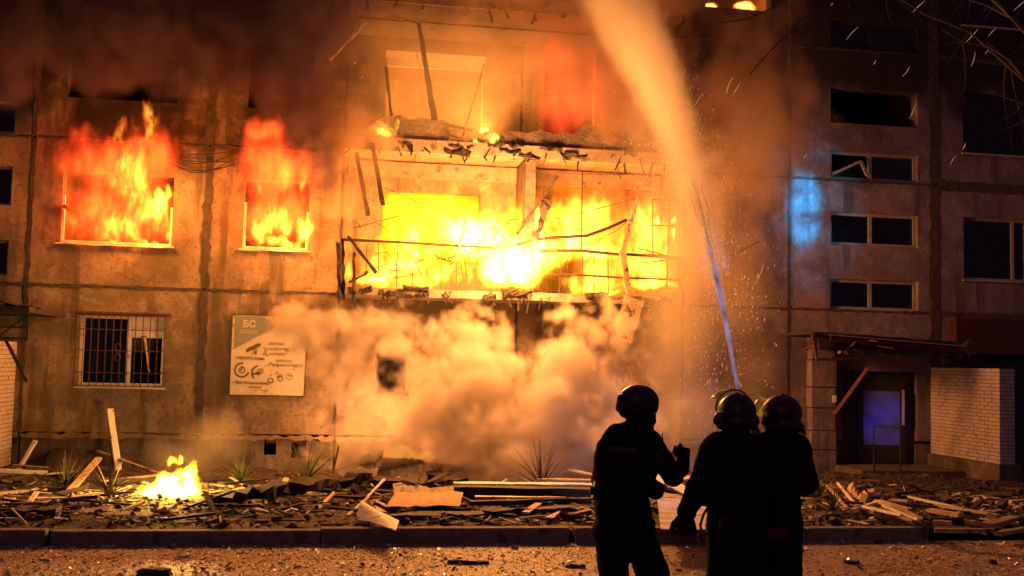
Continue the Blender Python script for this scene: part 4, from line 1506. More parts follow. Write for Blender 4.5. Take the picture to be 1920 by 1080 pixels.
spot('added_spot', (-3.0, -6.0, 3.6), P(1508, 392), 190000, R(3.4), (.0, .52, 1.0), 1.0).scale = (.5, 1.1, 1)  # makes the blue patch on the wall; its source is assumed
spot('added_spot', (-3.0, -6.1, 3.6), P(1520, 400), 14000, R(8.0), (.05, .62, .9), 1.0).scale = (.6, 1.0, 1)  # added wider spot, a faint halo round the blue patch
spot('added_spot', (-3.0, -6.2, 3.6), P(1658, 790), 9000, R(2.6), (.05, .06, 1.0), 1.0)  # added to light the door panel blue, source unseen
spot('added_spot', (1.0, -4.0, 5.9), P(1352, 580, 10.0), 9000, R(13.0), (.80, .66, 1.0), 1.0)  # added pale violet spot to brighten the lower water jet, assumed lamp


# ------------------------------------------------------------------ debris on the lawn
LAB = {}


def plank(x0, y0, x1, y1, w, th, mat, label=None, l0=.0, l1=.0, up=False, jag=.004, name='plank', cat='plank', roll=0.0, grp=None, seg=3, tap=1.0):
    a = GL(x0, y0)
    if up:
        b = P(x1, y1, a.y + (up if up is not True else .2))
    else:
        b = GL(x1, y1)
        b.z += l1
    a.z += l0
    hz = Vector((0, 0, th / 2))
    o = MB().beam(a + hz, b + (hz if not up else Vector((0, 0, 0))), w, th, roll=roll, jag=jag, seg=seg, taper=tap).build(name, mat)
    tag(o, label, cat, grp or 'boards and beams strewn over the lawn')
    return o


Wd, Ow, Wb, Ch = M['wood'], M['old_wood'], M['white_board'], M['char']
plank(-10, 899, 88, 903, .09, .06, Wb, 'long white plank lying flat at the left edge above the wood litter', .12, .12)
plank(34, 884, 67, 826, .10, .05, Wb, 'short pale board leaning up beside the brick porch wall at the left', up=True)
plank(26, 886, 92, 892, .10, .05, Ow, 'weathered board lying at the foot of the short leaning board', .1, .1)
plank(222, 886, 206, 768, .11, .07, Wb, 'tall pale post leaning against the wall left of the small bonfire', up=.7)
plank(214, 884, 203, 778, .05, .03, Ch, 'thin dark strip standing for the shadow left of the tall pale leaning post', up=.9)  # added dark strip, the shade beside the leaning post
plank(128, 930, 184, 893, .11, .04, Wd, 'yellowish board slanting up between the two left yuccas', .03, .30)
plank(182, 880, 312, 905, .09, .04, Ow, 'long brown board sloping down to the small bonfire from behind', .32, .08)
plank(76, 952, 192, 934, .10, .03, Wd, 'pale split board in front of the left yucca', .04, .06)
plank(52, 943, 134, 941, .04, .03, Wb, 'narrow white strip left of the pale split board', .04, .04)
plank(50, 953, 68, 937, .06, .02, Wd, 'short yellow splinter beside the narrow white strip', .02, .1)
plank(-6, 954, 20, 946, .12, .04, Wd, 'stub of yellow board at the left edge of the picture', .03, .05)
plank(-5, 935, 52, 929, .04, .04, Ow, 'thin grey lath at the left edge above the yellow stub', .05, .05)
plank(18, 955, 78, 956, .05, .03, M['rust'], 'thin reddish brown strip near the kerb at the left', .02, .02)
plank(-5, 979, 38, 979, .04, .02, Wb, 'thin white strip lying along the kerb at the left edge', .03, .03)
plank(190, 916, 292, 906, .06, .03, Wd, 'yellow lath behind the leafy yucla'.replace('yucla', 'yucca') + ' left of the bonfire', .10, .12)
plank(236, 935, 312, 926, .07, .03, Wd, 'bright yellow board touching the bonfire from the left', .04, .05)
plank(84, 905, 146, 900, .04, .03, Ow, 'grey stick lying between the left yucca and the white plank', .12, .14)
plank(378, 934, 476, 925, .06, .02, Wd, 'bright lath right of the bonfire', .05, .08)
plank(372, 915, 440, 921, .04, .03, Ow, 'thin lath behind the bright lath right of the bonfire', .06, .05)
plank(288, 978, 332, 979, .03, .02, Wb, 'short white strip near the kerb below the bonfire', .03, .03)
plank(350, 980, 402, 980, .03, .02, Wd, 'short pale strip near the kerb right of the white one', .03, .03)
plank(398, 948, 690, 918, .30, .13, Ch, 'long charred slab of timber on the soil in the middle left', .02, .14, jag=.06, seg=24, name='charred_slab', cat='timber')
plank(140, 968, 270, 972, .3, .05, Ch, 'flat black board on the soil near the kerb at the left', .0, .02, jag=.02, seg=6)
plank(0, 968, 110, 966, .35, .08, Ch, 'thick black board on the soil in the left corner near the kerb', .0, .02, jag=.02, seg=6)
plank(620, 908, 635, 836, .035, .03, M['rust'], 'thin reddish rod stuck upright in the soil', up=.1, name='rod', cat='rod')
plank(523, 920, 538, 896, .11, .02, Wd, 'small pale board standing beside the middle yucca', up=.15)
plank(420, 944, 500, 930, .05, .03, Ch, 'black stick on the charred slab of timber', .26, .24)
plank(515, 946, 612, 941, .03, .02, Wb, 'thin white lath in front of the long charred slab', .10, .10)
plank(652, 974, 690, 950, .04, .02, Wd, 'thin pale strip rising from the kerb, lower piece', .04, .12)
plank(688, 951, 720, 932, .035, .02, Wb, 'thin pale strip rising from the kerb, upper piece', .13, .26)
plank(700, 890, 862, 906, .16, .08, Ch, 'charred beam on top of the smouldering heap', .28, .22, jag=.025, seg=8, name='charred_beam', cat='beam')
plank(780, 928, 892, 899, .09, .06, Ch, 'charred beam slanting up at the right end of the smouldering heap', .05, .34, jag=.015, seg=6, name='charred_beam', cat='beam')
plank(700, 915, 800, 925, .35, .12, Ch, 'broad charred timber in the middle of the smouldering heap', .06, .05, jag=.04, seg=7, name='charred_beam', cat='beam')
plank(800, 905, 870, 918, .2, .1, Ch, 'charred stump in the smouldering heap behind the slanting beam', .08, .06, jag=.04, seg=6, name='charred_beam', cat='beam')
plank(845, 938, 1125, 942, .28, .11, Ch, 'very long dark beam with a pale top right of the chipboard', .10, .10, jag=.008, seg=9, name='long_beam', cat='beam')
plank(850, 935, 1125, 937, .26, .02, Wb, 'long pale board lying on the very long dark beam', .225, .225, jag=.006, seg=8)
plank(1010, 926, 1130, 934, .12, .03, Wd, 'yellow plank resting behind the firefighter on the left', .22, .26)
plank(1068, 913, 1130, 926, .10, .03, Wd, 'upper yellow plank ending behind the firefighter on the left', .28, .26)
plank(880, 958, 1106, 955, .12, .06, Ch, 'dark beam lying under the long pale board', .08, .10, jag=.01, seg=6, name='charred_beam', cat='beam')
plank(890, 952, 1060, 953, .08, .02, Wb, 'narrow white board on the dark lower beam', .14, .14, jag=.006, seg=5)
plank(900, 968, 1108, 966, .25, .06, Ch, 'flat black timber just behind the kerb left of the firefighters', .03, .04, jag=.03, seg=9)
plank(724, 978, 906, 976, .34, .07, Ch, 'dark board lying under the sheet of chipboard', .02, .03, jag=.012, seg=6)
plank(1060, 976, 1100, 968, .22, .02, M['osb'], 'small piece of chipboard near the left firefighter\'s legs', .08, .08)
plank(985, 972, 1010, 962, .1, .02, Wd, 'small yellow splinter near the kerb in the middle', .06, .12)
plank(1030, 982, 1052, 972, .12, .02, Wd, 'triangular yellow scrap near the kerb left of the firefighters', .06, .1, tap=.2)
plank(1225, 915, 1300, 926, .3, .02, Wd, 'bright yellow sheet between the firefighters, upper one', .32, .22)
plank(1222, 925, 1305, 950, .25, .02, Wb, 'pale board sloping down between the firefighters', .3, .15)
plank(1225, 945, 1310, 955, .5, .05, Ow, 'broad brown board between the firefighters', .1, .1)
# right hand heap
R_ = [(1598, 972, 1652, 962, .07, Wb, 'white slat at the left end of the fan of broken slats', .10, .16), (1604, 966, 1668, 975, .05, Wb, 'white slat crossing the fan of broken slats', .12, .12),
      (1640, 962, 1690, 985, .05, Wd, 'yellow slat in the middle of the fan of broken slats', .17, .16), (1650, 965, 1706, 978, .07, Wd, 'wide yellow slat on top of the fan of broken slats', .18, .15),
      (1655, 972, 1722, 998, .035, Wb, 'longest pale slat of the fan, hanging over the kerb', .16, .14), (1640, 975, 1712, 999, .03, Ow, 'grey slat of the fan hanging over the kerb', .14, .13),
      (1672, 970, 1732, 996, .03, Ow, 'rightmost slat of the fan hanging over the kerb', .17, .13), (1618, 968, 1690, 990, .03, Wb, 'thin white slat low in the fan of broken slats', .12, .15),
      (1550, 942, 1590, 968, .04, Wd, 'pale stick sloping from the bushy yucca', .25, .08), (1570, 938, 1612, 970, .03, Wb, 'thin white stick sloping right of the bushy yucca', .26, .1),
      (1545, 940, 1572, 940, .03, Wb, 'short white stick on the bushy yucca', .2, .2),
      (1703, 945, 1796, 961, .05, Wb, 'pale lath lying on the path before the entrance', .10, .05), (1755, 965, 1872, 982, .08, Wd, 'long bright yellow board on the path at the right', .12, .10),
      (1742, 974, 1802, 984, .10, Wd, 'short bright yellow board left of the long one', .10, .10), (1640, 962, 1756, 972, .10, Ch, 'dark beam behind the fan of broken slats', .14, .12),
      (1700, 982, 1806, 984, .12, Ch, 'dark beam under the short bright yellow board', .04, .04), (1752, 1003, 1865, 1004, .10, Ow, 'grey beam at the end of the kerb', .03, .03),
      (1850, 996, 1905, 985, .16, Ow, 'grey board near the right edge beyond the kerb end', .05, .08), (1810, 1000, 1850, 1006, .06, Wb, 'small white strip on the ground at the right', .04, .02),
      (1722, 960, 1800, 953, .04, Ow, 'thin stick crossing the path behind the pale lath', .03, .03), (1800, 952, 1905, 945, .05, Ow, 'long grey stick at the right edge of the path', .03, .05),
      (1845, 938, 1925, 950, .05, Ow, 'grey stick near the porch corner at the right edge', .05, .03), (1870, 1008, 1925, 1000, .1, Ow, 'grey strip lying at the right edge of the picture', .02, .03),
      (1750, 990, 1785, 992, .10, Wd, 'stub of yellow board in front of the dark beam at the right', .05, .05), (1670, 955, 1705, 960, .12, M['osb'], 'piece of chipboard behind the fan of slats', .1, .12),
      (1632, 940, 1840, 943, .12, M['red_metal'], 'long dark red strip lying before the porch step', .04, .03), (1545, 965, 1600, 975, .05, Ow, 'grey stick on the litter beside the right firefighter', .06, .05)]
for (a, b_x, c_x, d_x, w, mt, lb, l0, l1) in R_:
    plank(a, b_x, c_x, d_x, w, .03 if w < .1 else .05, mt, lb, l0, l1)
plank(1612, 962, 1624, 928, .10, .06, Ow, 'upright stub of pale board with a dark side in the right hand heap', up=.1)


def sheet(name, pix, lifts, mat, label, cat='sheet', nx=10, ny=5, curl=None, th=.006, rough=.006):
    """a bent sheet spanned between four ground pixels"""
    c4 = [GL(*q) + Vector((0, 0, l)) for q, l in zip(pix, lifts)]
    vs, fs = [], []
    for j in range(ny + 1):
        for i in range(nx + 1):
            u, v = i / nx, j / ny
            p = c4[0] * (1 - u) * (1 - v) + c4[1] * u * (1 - v) + c4[2] * u * v + c4[3] * (1 - u) * v
            p = p + Vector((0, 0, (curl(u, v) if curl else 0) + random.uniform(-rough, rough)))
            vs.append(p)
    for j in range(ny):
        for i in range(nx):
            a = j * (nx + 1) + i
            fs.append((a, a + 1, a + nx + 2, a + nx + 1))
    o = MB().raw(vs, fs).build(name, mat)
    md = o.modifiers.new('thickness', 'SOLIDIFY')
    md.thickness = th
    tag(o, label, cat, 'sheets and panels strewn over the lawn')
    return o


sheet('chipboard_sheet', [(722, 974), (862, 971), (868, 948), (742, 950)], [.16, .16, .2, .2], M['osb'], 'sheet of orange chipboard with splintered edges on the debris', rough=.012, th=.015, cat='board')
sheet('crumpled_foil', [(738, 948), (852, 953), (850, 938), (736, 930)], [.12, .12, .17, .18], Ow, 'crumpled greyish sheet behind the chipboard', curl=lambda u, v: .02 * math.sin(u * 17) * math.sin(v * 6 + u * 5), rough=.028, nx=16)
sheet('curled_panel', [(668, 990), (742, 1004), (748, 992), (682, 978)], [.10, .06, .10, .24], Wb, 'curled pale panel bent over the kerb in the middle', curl=lambda u, v: .12 * (1 - u) * math.sin(v * 3.0 + .3), rough=.003, th=.012, nx=14, ny=10, cat='panel')
sheet('yellow_scrap', [(705, 968), (727, 968), (722, 958), (704, 956)], [.05, .05, .1, .14], Wd, 'small bright yellow scrap behind the curled panel', cat='scrap')
sheet('roofing_sheet', [(664, 905), (712, 916), (718, 896), (668, 893)], [.25, .30, .42, .22], Ch, 'curled black roofing sheet at the left end of the smouldering heap', curl=lambda u, v: .10 * abs(math.sin(u * 4.5)) * (.4 + v), rough=.03, th=.01, nx=12)
sheet('roofing_sheet', [(706, 912), (800, 925), (796, 905), (712, 896)], [.15, .2, .34, .40], Ch, 'black roofing sheet draped over the smouldering heap', curl=lambda u, v: .03 * math.sin(u * 5 + v * 4), rough=.035, th=.01, nx=14)
sheet('corrugated_panel', [(1238, 1024), (1335, 1027), (1330, 972), (1232, 968)], [.19, .20, .22, .24], Wb, 'pale ribbed sheet lying over the kerb between the firefighters', curl=lambda u, v: .012 * math.sin(v * 40), rough=.002, nx=8, ny=40, th=.008, cat='panel')
sheet('dark_tarpaulin', [(78, 900), (150, 902), (165, 872), (95, 860)], [.05, .05, .2, .3], Ch, 'dark tarpaulin heap against the wall behind the left yucca', curl=lambda u, v: .2 * math.sin(u * 3.1) * math.sin(v * 2.4 + .4), rough=.02, cat='tarpaulin')
sheet('green_scrap', [(1585, 945), (1630, 950), (1622, 938), (1590, 936)], [.1, .12, .2, .2], M['osb'], 'crumpled light scrap beside the bushy yucca at the right', curl=lambda u, v: .08 * math.sin(u * 6) * v, rough=.02, cat='scrap')

# fragments nobody could count
def litter(name, n, area, mat, size, seed, label, zf, flat_=.3, avoid=None, tilt=.25, el=(1, 3.2)):
    rg = random.Random(seed)
    mb = MB()
    for _ in range(n):
        x, y = rg.uniform(area[0], area[1]), rg.uniform(area[2], area[3])
        s = size * rg.uniform(.3, 1.3) * (2.2 if rg.random() < .06 else 1)
        l = s * rg.uniform(*el)
        Mx = Matrix.Translation((x, y, zf(x, y) + s * flat_ * .6)) @ Matrix.Rotation(rg.uniform(0, 6.3), 4, 'Z') @ Matrix.Rotation(rg.gauss(0, tilt), 4, 'X') @ Matrix.Rotation(rg.gauss(0, tilt), 4, 'Y')
        k = rg.uniform(.6, 1)
        v8 = [(-l / 2, -s / 2, 0), (l / 2 * k, -s / 2 * k, 0), (l / 2, s / 2, 0), (-l / 2 * k, s / 2 * k, 0)]
        t = s * flat_
        vs = [Mx @ Vector(p) for p in v8] + [Mx @ Vector((p[0] * .9, p[1] * .9, t)) for p in v8]
        mb.raw(vs, [(3, 2, 1, 0), (4, 5, 6, 7), (0, 1, 5, 4), (1, 2, 6, 5), (2, 3, 7, 6), (3, 0, 4, 7)])
    o = mb.build(name, mat)
    tag(o, label, None, kind='stuff')
    return o


flat0 = lambda x, y: 0.0
litter('rubble', 5500, (-9, 13, 12.8, 21.5), surf('dark_rubble', (.05, .035, .025), (.16, .12, .08), 3, .9, .3), .036, 41, 'dark rubble covering the lawn', lawn_z, .5)
litter('splinters', 2600, (-9, 13, 12.9, 19), surf('pale_splinters', (.30, .24, .16), (.60, .50, .36), 2, .7, .2), .026, 42, 'pale splinters and shards covering the lawn', lawn_z, .2)
litter('splinters', 700, (-9, -1.2, 13.6, 18.5), surf('yellow_splinters', (.40, .30, .16), (.60, .48, .28), 2, .7, .2), .06, 45, 'yellow wood splinters thick around the small bonfire', lawn_z, .2)
litter('splinters', 500, (6, 12.5, 13.1, 17.5), surf('yellow_splinters_b', (.40, .30, .16), (.60, .48, .28), 2, .7, .2), .05, 46, 'yellow wood splinters thick around the right hand heap', lawn_z, .2)
litter('shards', 20000, (-5, 10, 8.8, 12.6), surf('pale_shards', (.42, .32, .20), (.74, .62, .44), 1.5, .3, .1, spec=.8), .015, 43, 'glass shards and plaster crumbs strewn over the road', flat0, .15, tilt=.42)
litter('crumbs', 3000, (-6, 12, 8.6, 12.6), surf('dark_crumbs', (.05, .03, .02), (.13, .09, .06), 1.5, .8, .1), .013, 44, 'dark earth crumbs strewn over the road', flat0, .4)


litter('slivers', 420, (-8, 12.5, 12.9, 18.5), surf('dark_slivers', (.02, .015, .012), (.07, .05, .035), 3, .8, .4), .05, 51, 'charred slivers of timber tangled over the lawn', lambda x, y: lawn_z(x, y) + .03, .6, tilt=.16, el=(6, 20))
litter('slivers', 330, (-8, 12.5, 12.9, 18), surf('pale_slivers', (.34, .26, .15), (.66, .54, .36), 3, .7, .3), .028, 52, 'pale slivers of split wood tangled over the lawn', lambda x, y: lawn_z(x, y) + .05, .5, tilt=.16, el=(6, 26))
litter('clods', 900, (-8, 12.5, 12.9, 19), surf('dark_clods', (.03, .02, .014), (.10, .07, .045), 6, .9, .9, 30), .055, 53, 'clods of earth and broken plaster on the lawn', lawn_z, .7, tilt=.6, el=(1, 1.6))
litter('scraps', 260, (-8, 12.5, 13.0, 16.5), surf('pale_scraps', (.45, .36, .24), (.74, .64, .48), 2, .6, .2), .07, 54, 'pale torn scraps of cladding scattered over the lawn', lambda x, y: lawn_z(x, y) + .04, .12, tilt=.35, el=(1, 3))


def fragment(x0, x1, y, mat, label, h=.03, w=.07):
    a, b = G(x0, y, 0), G(x1, y + 1, 0)
    o = MB().beam(a + Vector((0, 0, h / 2)), b + Vector((0, 0, h / 2)), w, h, jag=.012, seg=5).build('fragment', mat)
    tag(o, label, 'fragment', 'dark pieces lying on the road')


fragment(840, 916, 1056, Ch, 'long thin black fragment on the road in the middle')
fragment(1061, 1097, 1063, Ch, 'short thin black fragment on the road left of the firefighters')
fragment(258, 318, 1078, Ch, 'black block at the bottom edge on the left', .06, .1)
fragment(1584, 1611, 1057, Ch, 'small black lump on the road right of the firefighters', .04)
fragment(1855, 1868, 1057, Ch, 'tiny black lump on the road at the far right', .04)
fragment(1640, 1654, 1018, Ch, 'tiny dark crumb at the foot of the kerb on the right', .03)

# ------------------------------------------------------------------ plants
def leaf_mat(name, a, b):
    return surf(name, a, b, 6, .55, .05)


YG = leaf_mat('yucca_green', (.05, .09, .025), (.12, .16, .05))
YD = leaf_mat('dry_yucca_leaf', (.14, .11, .04), (.30, .25, .10))
YB = leaf_mat('burnt_yucca_leaf', (.03, .022, .015), (.08, .06, .03))


def yucca(px, py, h, n, mats, label, seed, spread=1.0):
    g = GL(px, py)
    root = empty('yucca', g)
    tag(root, label, 'plant', 'spiky yuccas on the lawn')
    rg = random.Random(seed)
    s = MB().tube([(0, 0, -.03), (0, 0, .03), (.01, 0, .07)], [.04, .035, .02], 7).build('stem', YB, root)
    for i in range(int(n * 1.35)):
        az = rg.uniform(0, 6.283)
        el = rg.uniform(.12, 1.35)
        L_ = h * rg.uniform(.65, 1.1)
        w = rg.uniform(.008, .016)
        d = Vector((math.cos(az) * math.cos(el) * spread, math.sin(az) * math.cos(el) * spread, math.sin(el)))
        side = d.cross(Vector((0, 0, 1))).normalized()
        droop = rg.uniform(0, .28)
        vs, fs = [], []
        N_ = 5
        for k in range(N_ + 1):
            t = k / N_
            c_ = d * (L_ * t) + Vector((0, 0, .08 - droop * L_ * t * t))
            ww = w * (1 - t ** 2.2) * (1 if k else .7) + .0008
            up = Vector((0, 0, .3 * ww))
            vs += [c_ - side * ww + up, c_ - Vector((0, 0, .4 * ww)), c_ + side * ww + up]
        for k in range(N_):
            o = k * 3
            fs += [(o, o + 1, o + 4, o + 3), (o + 1, o + 2, o + 5, o + 4)]
        MB().raw(vs, fs).build('leaf', rg.choice(mats), root)
    return root


yucca(122, 918, .62, 34, [YG, YG, YD], 'dark green yucca behind the pale board at the far left', 1)
yucca(205, 938, .62, 34, [YD, YD, YG], 'yellow lit yucca just left of the small bonfire', 2)
yucca(452, 912, .62, 38, [YG, YD], 'leafy dark yucca right of the small bonfire near the wall', 3)
yucca(572, 916, .95, 26, [YB, YB, YG], 'black spiky yucca beside the thin upright rod', 4)
yucca(820, 905, .42, 22, [YB], 'burnt low yucca on the smouldering heap', 5)
yucca(1016, 924, 1.0, 26, [YB, YB, YG], 'dark fan-shaped yucca standing alone in front of the smoke', 6)
yucca(1535, 945, .60, 44, [YG, YD, YD], 'bushy yucca at the elbow of the right firefighter', 7)
yucca(1562, 968, .42, 30, [YD, YG], 'low dry yucca just right of the right firefighter', 8)

# bare twigs of a tree hanging in from the right
tr_root = empty('bare_tree', (9.6, 11.4, 0))
tag(tr_root, 'leafless tree whose thin twigs hang in at the top right', 'tree')
BK = surf('pale_bark', (.12, .09, .09), (.2, .16, .16), 20, .8, .4, 60)
tp = [Vector((9.6, 11.4, z)) + Vector((.1 * math.sin(z), .05 * z, 0)) for z in (-.4, 1, 2.4, 3.8, 5.4, 7)]
part(MB().tube(tp, [.2, .17, .15, .12, .08, .04], 10).build('trunk', BK, smooth=True), tr_root, Matrix.Translation((-9.6, -11.4, 0)))
rg = random.Random(21)
for (zs, tx, ty, Y) in ((4.6, 1500, -60, 11), (5.0, 1640, -120, 10.5), (4.2, 1760, 60, 11.4), (5.6, 1400, -160, 11.8), (3.8, 1850, 180, 11.0), (5.2, 1700, -20, 12)):
    a = Vector((9.6 + .1 * math.sin(zs), 11.4 + .05 * zs, zs))
    b = P(tx, ty, Y)
    pts = [a.lerp(b, t / 8) + Vector((0, 0, .5 * math.sin(math.pi * t / 8))) + Vector([rg.uniform(-.05, .05) for _ in range(3)]) for t in range(9)]
    br = part(MB().tube(pts, [.022 * (1 - t / 9.5) for t in range(9)], 6).build('branch', BK), tr_root, Matrix.Translation((-9.6, -11.4, 0)))
    for _ in range(9):
        q = pts[rg.randrange(2, 9)]
        d = Vector((rg.uniform(-.5, .3), rg.uniform(-.3, .3), rg.uniform(-1, .3))).normalized() * rg.uniform(.3, .8)
        cv = Vector((rg.uniform(-.2, .2), 0, rg.uniform(-.1, .2)))
        tp = [q + d * (t / 6) + cv * ((t / 6) ** 2) for t in range(7)]
        t2 = MB().tube(tp, [.005 * (1 - t / 8) for t in range(7)], 5).build('twig', BK)
        t2.parent = br
# glints on lit twigs drawn as glowing streaks, then flying embers
rg = random.Random(22)
sp = MB()
for (x, y) in ((1560, 8), (1722, 12), (1597, 62), (1826, 112), (1912, 10), (1822, 68), (1712, 208), (1808, 275), (1425, 515), (1366, 160), (1510, 293), (1308, 190), (1852, 95), (1380, 168), (1640, 118), (1700, 135), (1786, 300), (1860, 60)):
    q = P(x, y, rg.uniform(14, 20))
    a = rg.uniform(.7, 1.3)
    L_ = rg.uniform(.02, .10)
    d = Vector((math.cos(a), 0, math.sin(a)))
    k = Vector((-d.z, 0, d.x)) * rg.uniform(-.3, .3)
    sp.tube([q + d * L_ * (t - 2) + k * L_ * ((t - 2) ** 2) * .3 for t in range(5)], [.001, .002, .003, .002, .001], 5)
for _ in range(60):
    q = P(rg.uniform(620, 1500), rg.uniform(60, 540), rg.uniform(18, 21))
    sp.tube([q, q + Vector((rg.uniform(-.03, .03), 0, rg.uniform(.01, .04)))], [.004, .002], 4)
tag(sp.build('embers_and_glints', emis('ember_glint_glow', (1, .50, .30), .9)), 'painted glints of lit twigs and glowing embers flying in the night air', None, kind='stuff')
# overhead wires
for pix, lb in (([(1300, 34), (1345, 44), (1400, 36), (1450, 14), (1490, -14)], 'upper thin overhead wire crossing the top right of the burning bay'), ([(1405, 140), (1440, 100), (1490, 50), (1560, -10)], 'lower thin overhead wire climbing to the top right')):
    o = MB().tube([P(x, y, 18) for x, y in pix], .011, 5).build('overhead_wire', M['dark_metal'])
    tag(o, lb, 'wire')

# ------------------------------------------------------------------ firefighters
def surface_nets(F, lo, h):
    """closed surface of a sampled distance field (negative inside)"""
    nx, ny, nz = F.shape
    S = F < 0
    c = [(i, j, k) for i in (0, 1) for j in (0, 1) for k in (0, 1)]
    cnt = np.zeros((nx - 1, ny - 1, nz - 1), np.int8)
    for i, j, k in c:
        cnt += S[i:nx - 1 + i, j:ny - 1 + j, k:nz - 1 + k]
    act = (cnt > 0) & (cnt < 8)
    idx = -np.ones(act.shape, np.int64)
    ids = np.argwhere(act)
    idx[act] = np.arange(len(ids))
    acc = np.zeros((len(ids), 3))
    num = np.zeros(len(ids))
    for a in c:
        for ax in range(3):
            if a[ax] == 0:
                b = list(a); b[ax] = 1
                fa = F[ids[:, 0] + a[0], ids[:, 1] + a[1], ids[:, 2] + a[2]]
                fb = F[ids[:, 0] + b[0], ids[:, 1] + b[1], ids[:, 2] + b[2]]
                m_ = (fa < 0) != (fb < 0)
                t = np.where(m_, fa / np.where(fa == fb, 1, fa - fb), 0)
                p = np.tile(np.array(a, float), (len(ids), 1))
                p[:, ax] += t
                acc += p * m_[:, None]
                num += m_
    V = (ids + acc / num[:, None]) * h + np.array(lo)
    faces = []
    for ax in range(3):
        u, w = (ax + 1) % 3, (ax + 2) % 3
        sl0 = [slice(1, -1)] * 3
        sl0[ax] = slice(0, F.shape[ax] - 1)
        sl1 = list(sl0)
        sl1[ax] = slice(1, F.shape[ax])
        A, B = S[tuple(sl0)], S[tuple(sl1)]
        q = np.argwhere(A != B)
        if not len(q):
            continue
        s0 = A[tuple(q.T)]
        base = q.copy()
        for k in range(3):
            if k != ax:
                base[:, k] += 1
        def at_(du, dw):
            z = base.copy()
            z[:, u] -= du
            z[:, w] -= dw
            return idx[z[:, 0], z[:, 1], z[:, 2]]
        f = np.stack([at_(0, 0), at_(1, 0), at_(1, 1), at_(0, 1)], 1)
        f[~s0] = f[~s0][:, ::-1]
        faces.append(f)
    return V, np.concatenate(faces)


_nr = np.random.default_rng(5)
_LAT = _nr.random((24, 24, 24))


def vnoise(X, Y, Z, s):
    def ax(v):
        v = v * s
        i = np.floor(v).astype(int)
        f = v - i
        return i % 24, (i + 1) % 24, f * f * (3 - 2 * f)
    x0, x1, fx = ax(X); y0, y1, fy = ax(Y); z0, z1, fz = ax(Z)
    L_ = _LAT
    a = L_[x0, y0, z0] * (1 - fx) + L_[x1, y0, z0] * fx
    b = L_[x0, y1, z0] * (1 - fx) + L_[x1, y1, z0] * fx
    c_ = L_[x0, y0, z1] * (1 - fx) + L_[x1, y0, z1] * fx
    d = L_[x0, y1, z1] * (1 - fx) + L_[x1, y1, z1] * fx
    return (a * (1 - fy) + b * fy) * (1 - fz) + (c_ * (1 - fy) + d * fy) * fz - .5


def sdf_mesh(name, prims, mat, h=.014, k=.03, fold=0.0, fs=14.0, parent=None, org=(0, 0, 0), pad=.06):
    """prims: ('c', a, b, ra, rb [,sy]) tapered capsule, ('e', centre, radii); world coordinates"""
    P0 = np.array([np.array(p[1], float) - (max(p[2]) if p[0] == 'e' else max(p[3], p[4])) for p in prims] + [np.array(p[2], float) - p[4] for p in prims if p[0] == 'c'])
    P1 = np.array([np.array(p[1], float) + (max(p[2]) if p[0] == 'e' else max(p[3], p[4])) for p in prims] + [np.array(p[2], float) + p[4] for p in prims if p[0] == 'c'])
    lo, hi = P0.min(0) - pad, P1.max(0) + pad
    ax = [np.arange(lo[i], hi[i], h) for i in range(3)]
    X, Y, Z = np.meshgrid(*ax, indexing='ij')
    F_ = None
    for p in prims:
        if p[0] == 'c':
            a, b, ra, rb = np.array(p[1], float), np.array(p[2], float), p[3], p[4]
            sy = p[5] if len(p) > 5 else 1.0
            ab = b - a
            t = ((X - a[0]) * ab[0] + (Y - a[1]) * ab[1] + (Z - a[2]) * ab[2]) / max(ab @ ab, 1e-9)
            t = np.clip(t, 0, 1)
            d = np.sqrt((X - a[0] - t * ab[0]) ** 2 + ((Y - a[1] - t * ab[1]) / sy) ** 2 + (Z - a[2] - t * ab[2]) ** 2) - (ra + (rb - ra) * t)
        else:
            c_, r = np.array(p[1], float), np.array(p[2], float)
            q = np.sqrt(((X - c_[0]) / r[0]) ** 2 + ((Y - c_[1]) / r[1]) ** 2 + ((Z - c_[2]) / r[2]) ** 2)
            d = (q - 1) * min(r)
        if F_ is None:
            F_ = d
        else:
            hh = np.clip(.5 + .5 * (d - F_) / k, 0, 1)
            F_ = d * (1 - hh) + F_ * hh - k * hh * (1 - hh)
    if fold:
        F_ = F_ + fold * (vnoise(X, Y, Z * .55, fs) + .6 * vnoise(X + 3, Y, Z, fs * 2.3)) * 2
    V, Fa = surface_nets(F_, lo, h)
    me = bpy.data.meshes.new(name)
    me.from_pydata((V - np.array(org)).tolist(), [], Fa.tolist())
    me.update()
    bm = bmesh.new(); bm.from_mesh(me); bmesh.ops.recalc_face_normals(bm, faces=bm.faces); bm.to_mesh(me); bm.free()
    me.polygons.foreach_set('use_smooth', [True] * len(me.polygons))
    me.materials.append(mat)
    o = bpy.data.objects.new(name, me)
    COL.objects.link(o)
    if parent:
        o.parent = parent
    return o


CLOTH = surf('dark_turnout_fabric', (.008, .007, .009), (.016, .013, .015), 14, .85, .35, 60, spec=.15)
GLV = surf('dark_glove', (.012, .010, .010), (.02, .016, .016), 20, .7, .3, 80, spec=.2)
HEL = surf('dark_helmet', (.010, .008, .009), (.016, .013, .014), 20, .38, .05, spec=.4)
SKN = surf('shaded_skin', (.16, .09, .07), (.2, .12, .09), 20, .6, .1)
BOOT = surf('black_boot', (.008, .008, .008), (.014, .012, .012), 20, .4, .2, spec=.3)
REF = surf('dull_reflective_tape', (.045, .042, .04), (.06, .055, .05), 30, .5, .1)


def fighter(Y, px_foot, label):
    r = empty('person', (P(px_foot, 900, Y).x, Y, 0))
    tag(r, label, 'person')
    return r


def K(px, py, Y, dy=0.0):
    p = P(px, py, Y + dy)
    return (p.x, Y + dy, p.z)


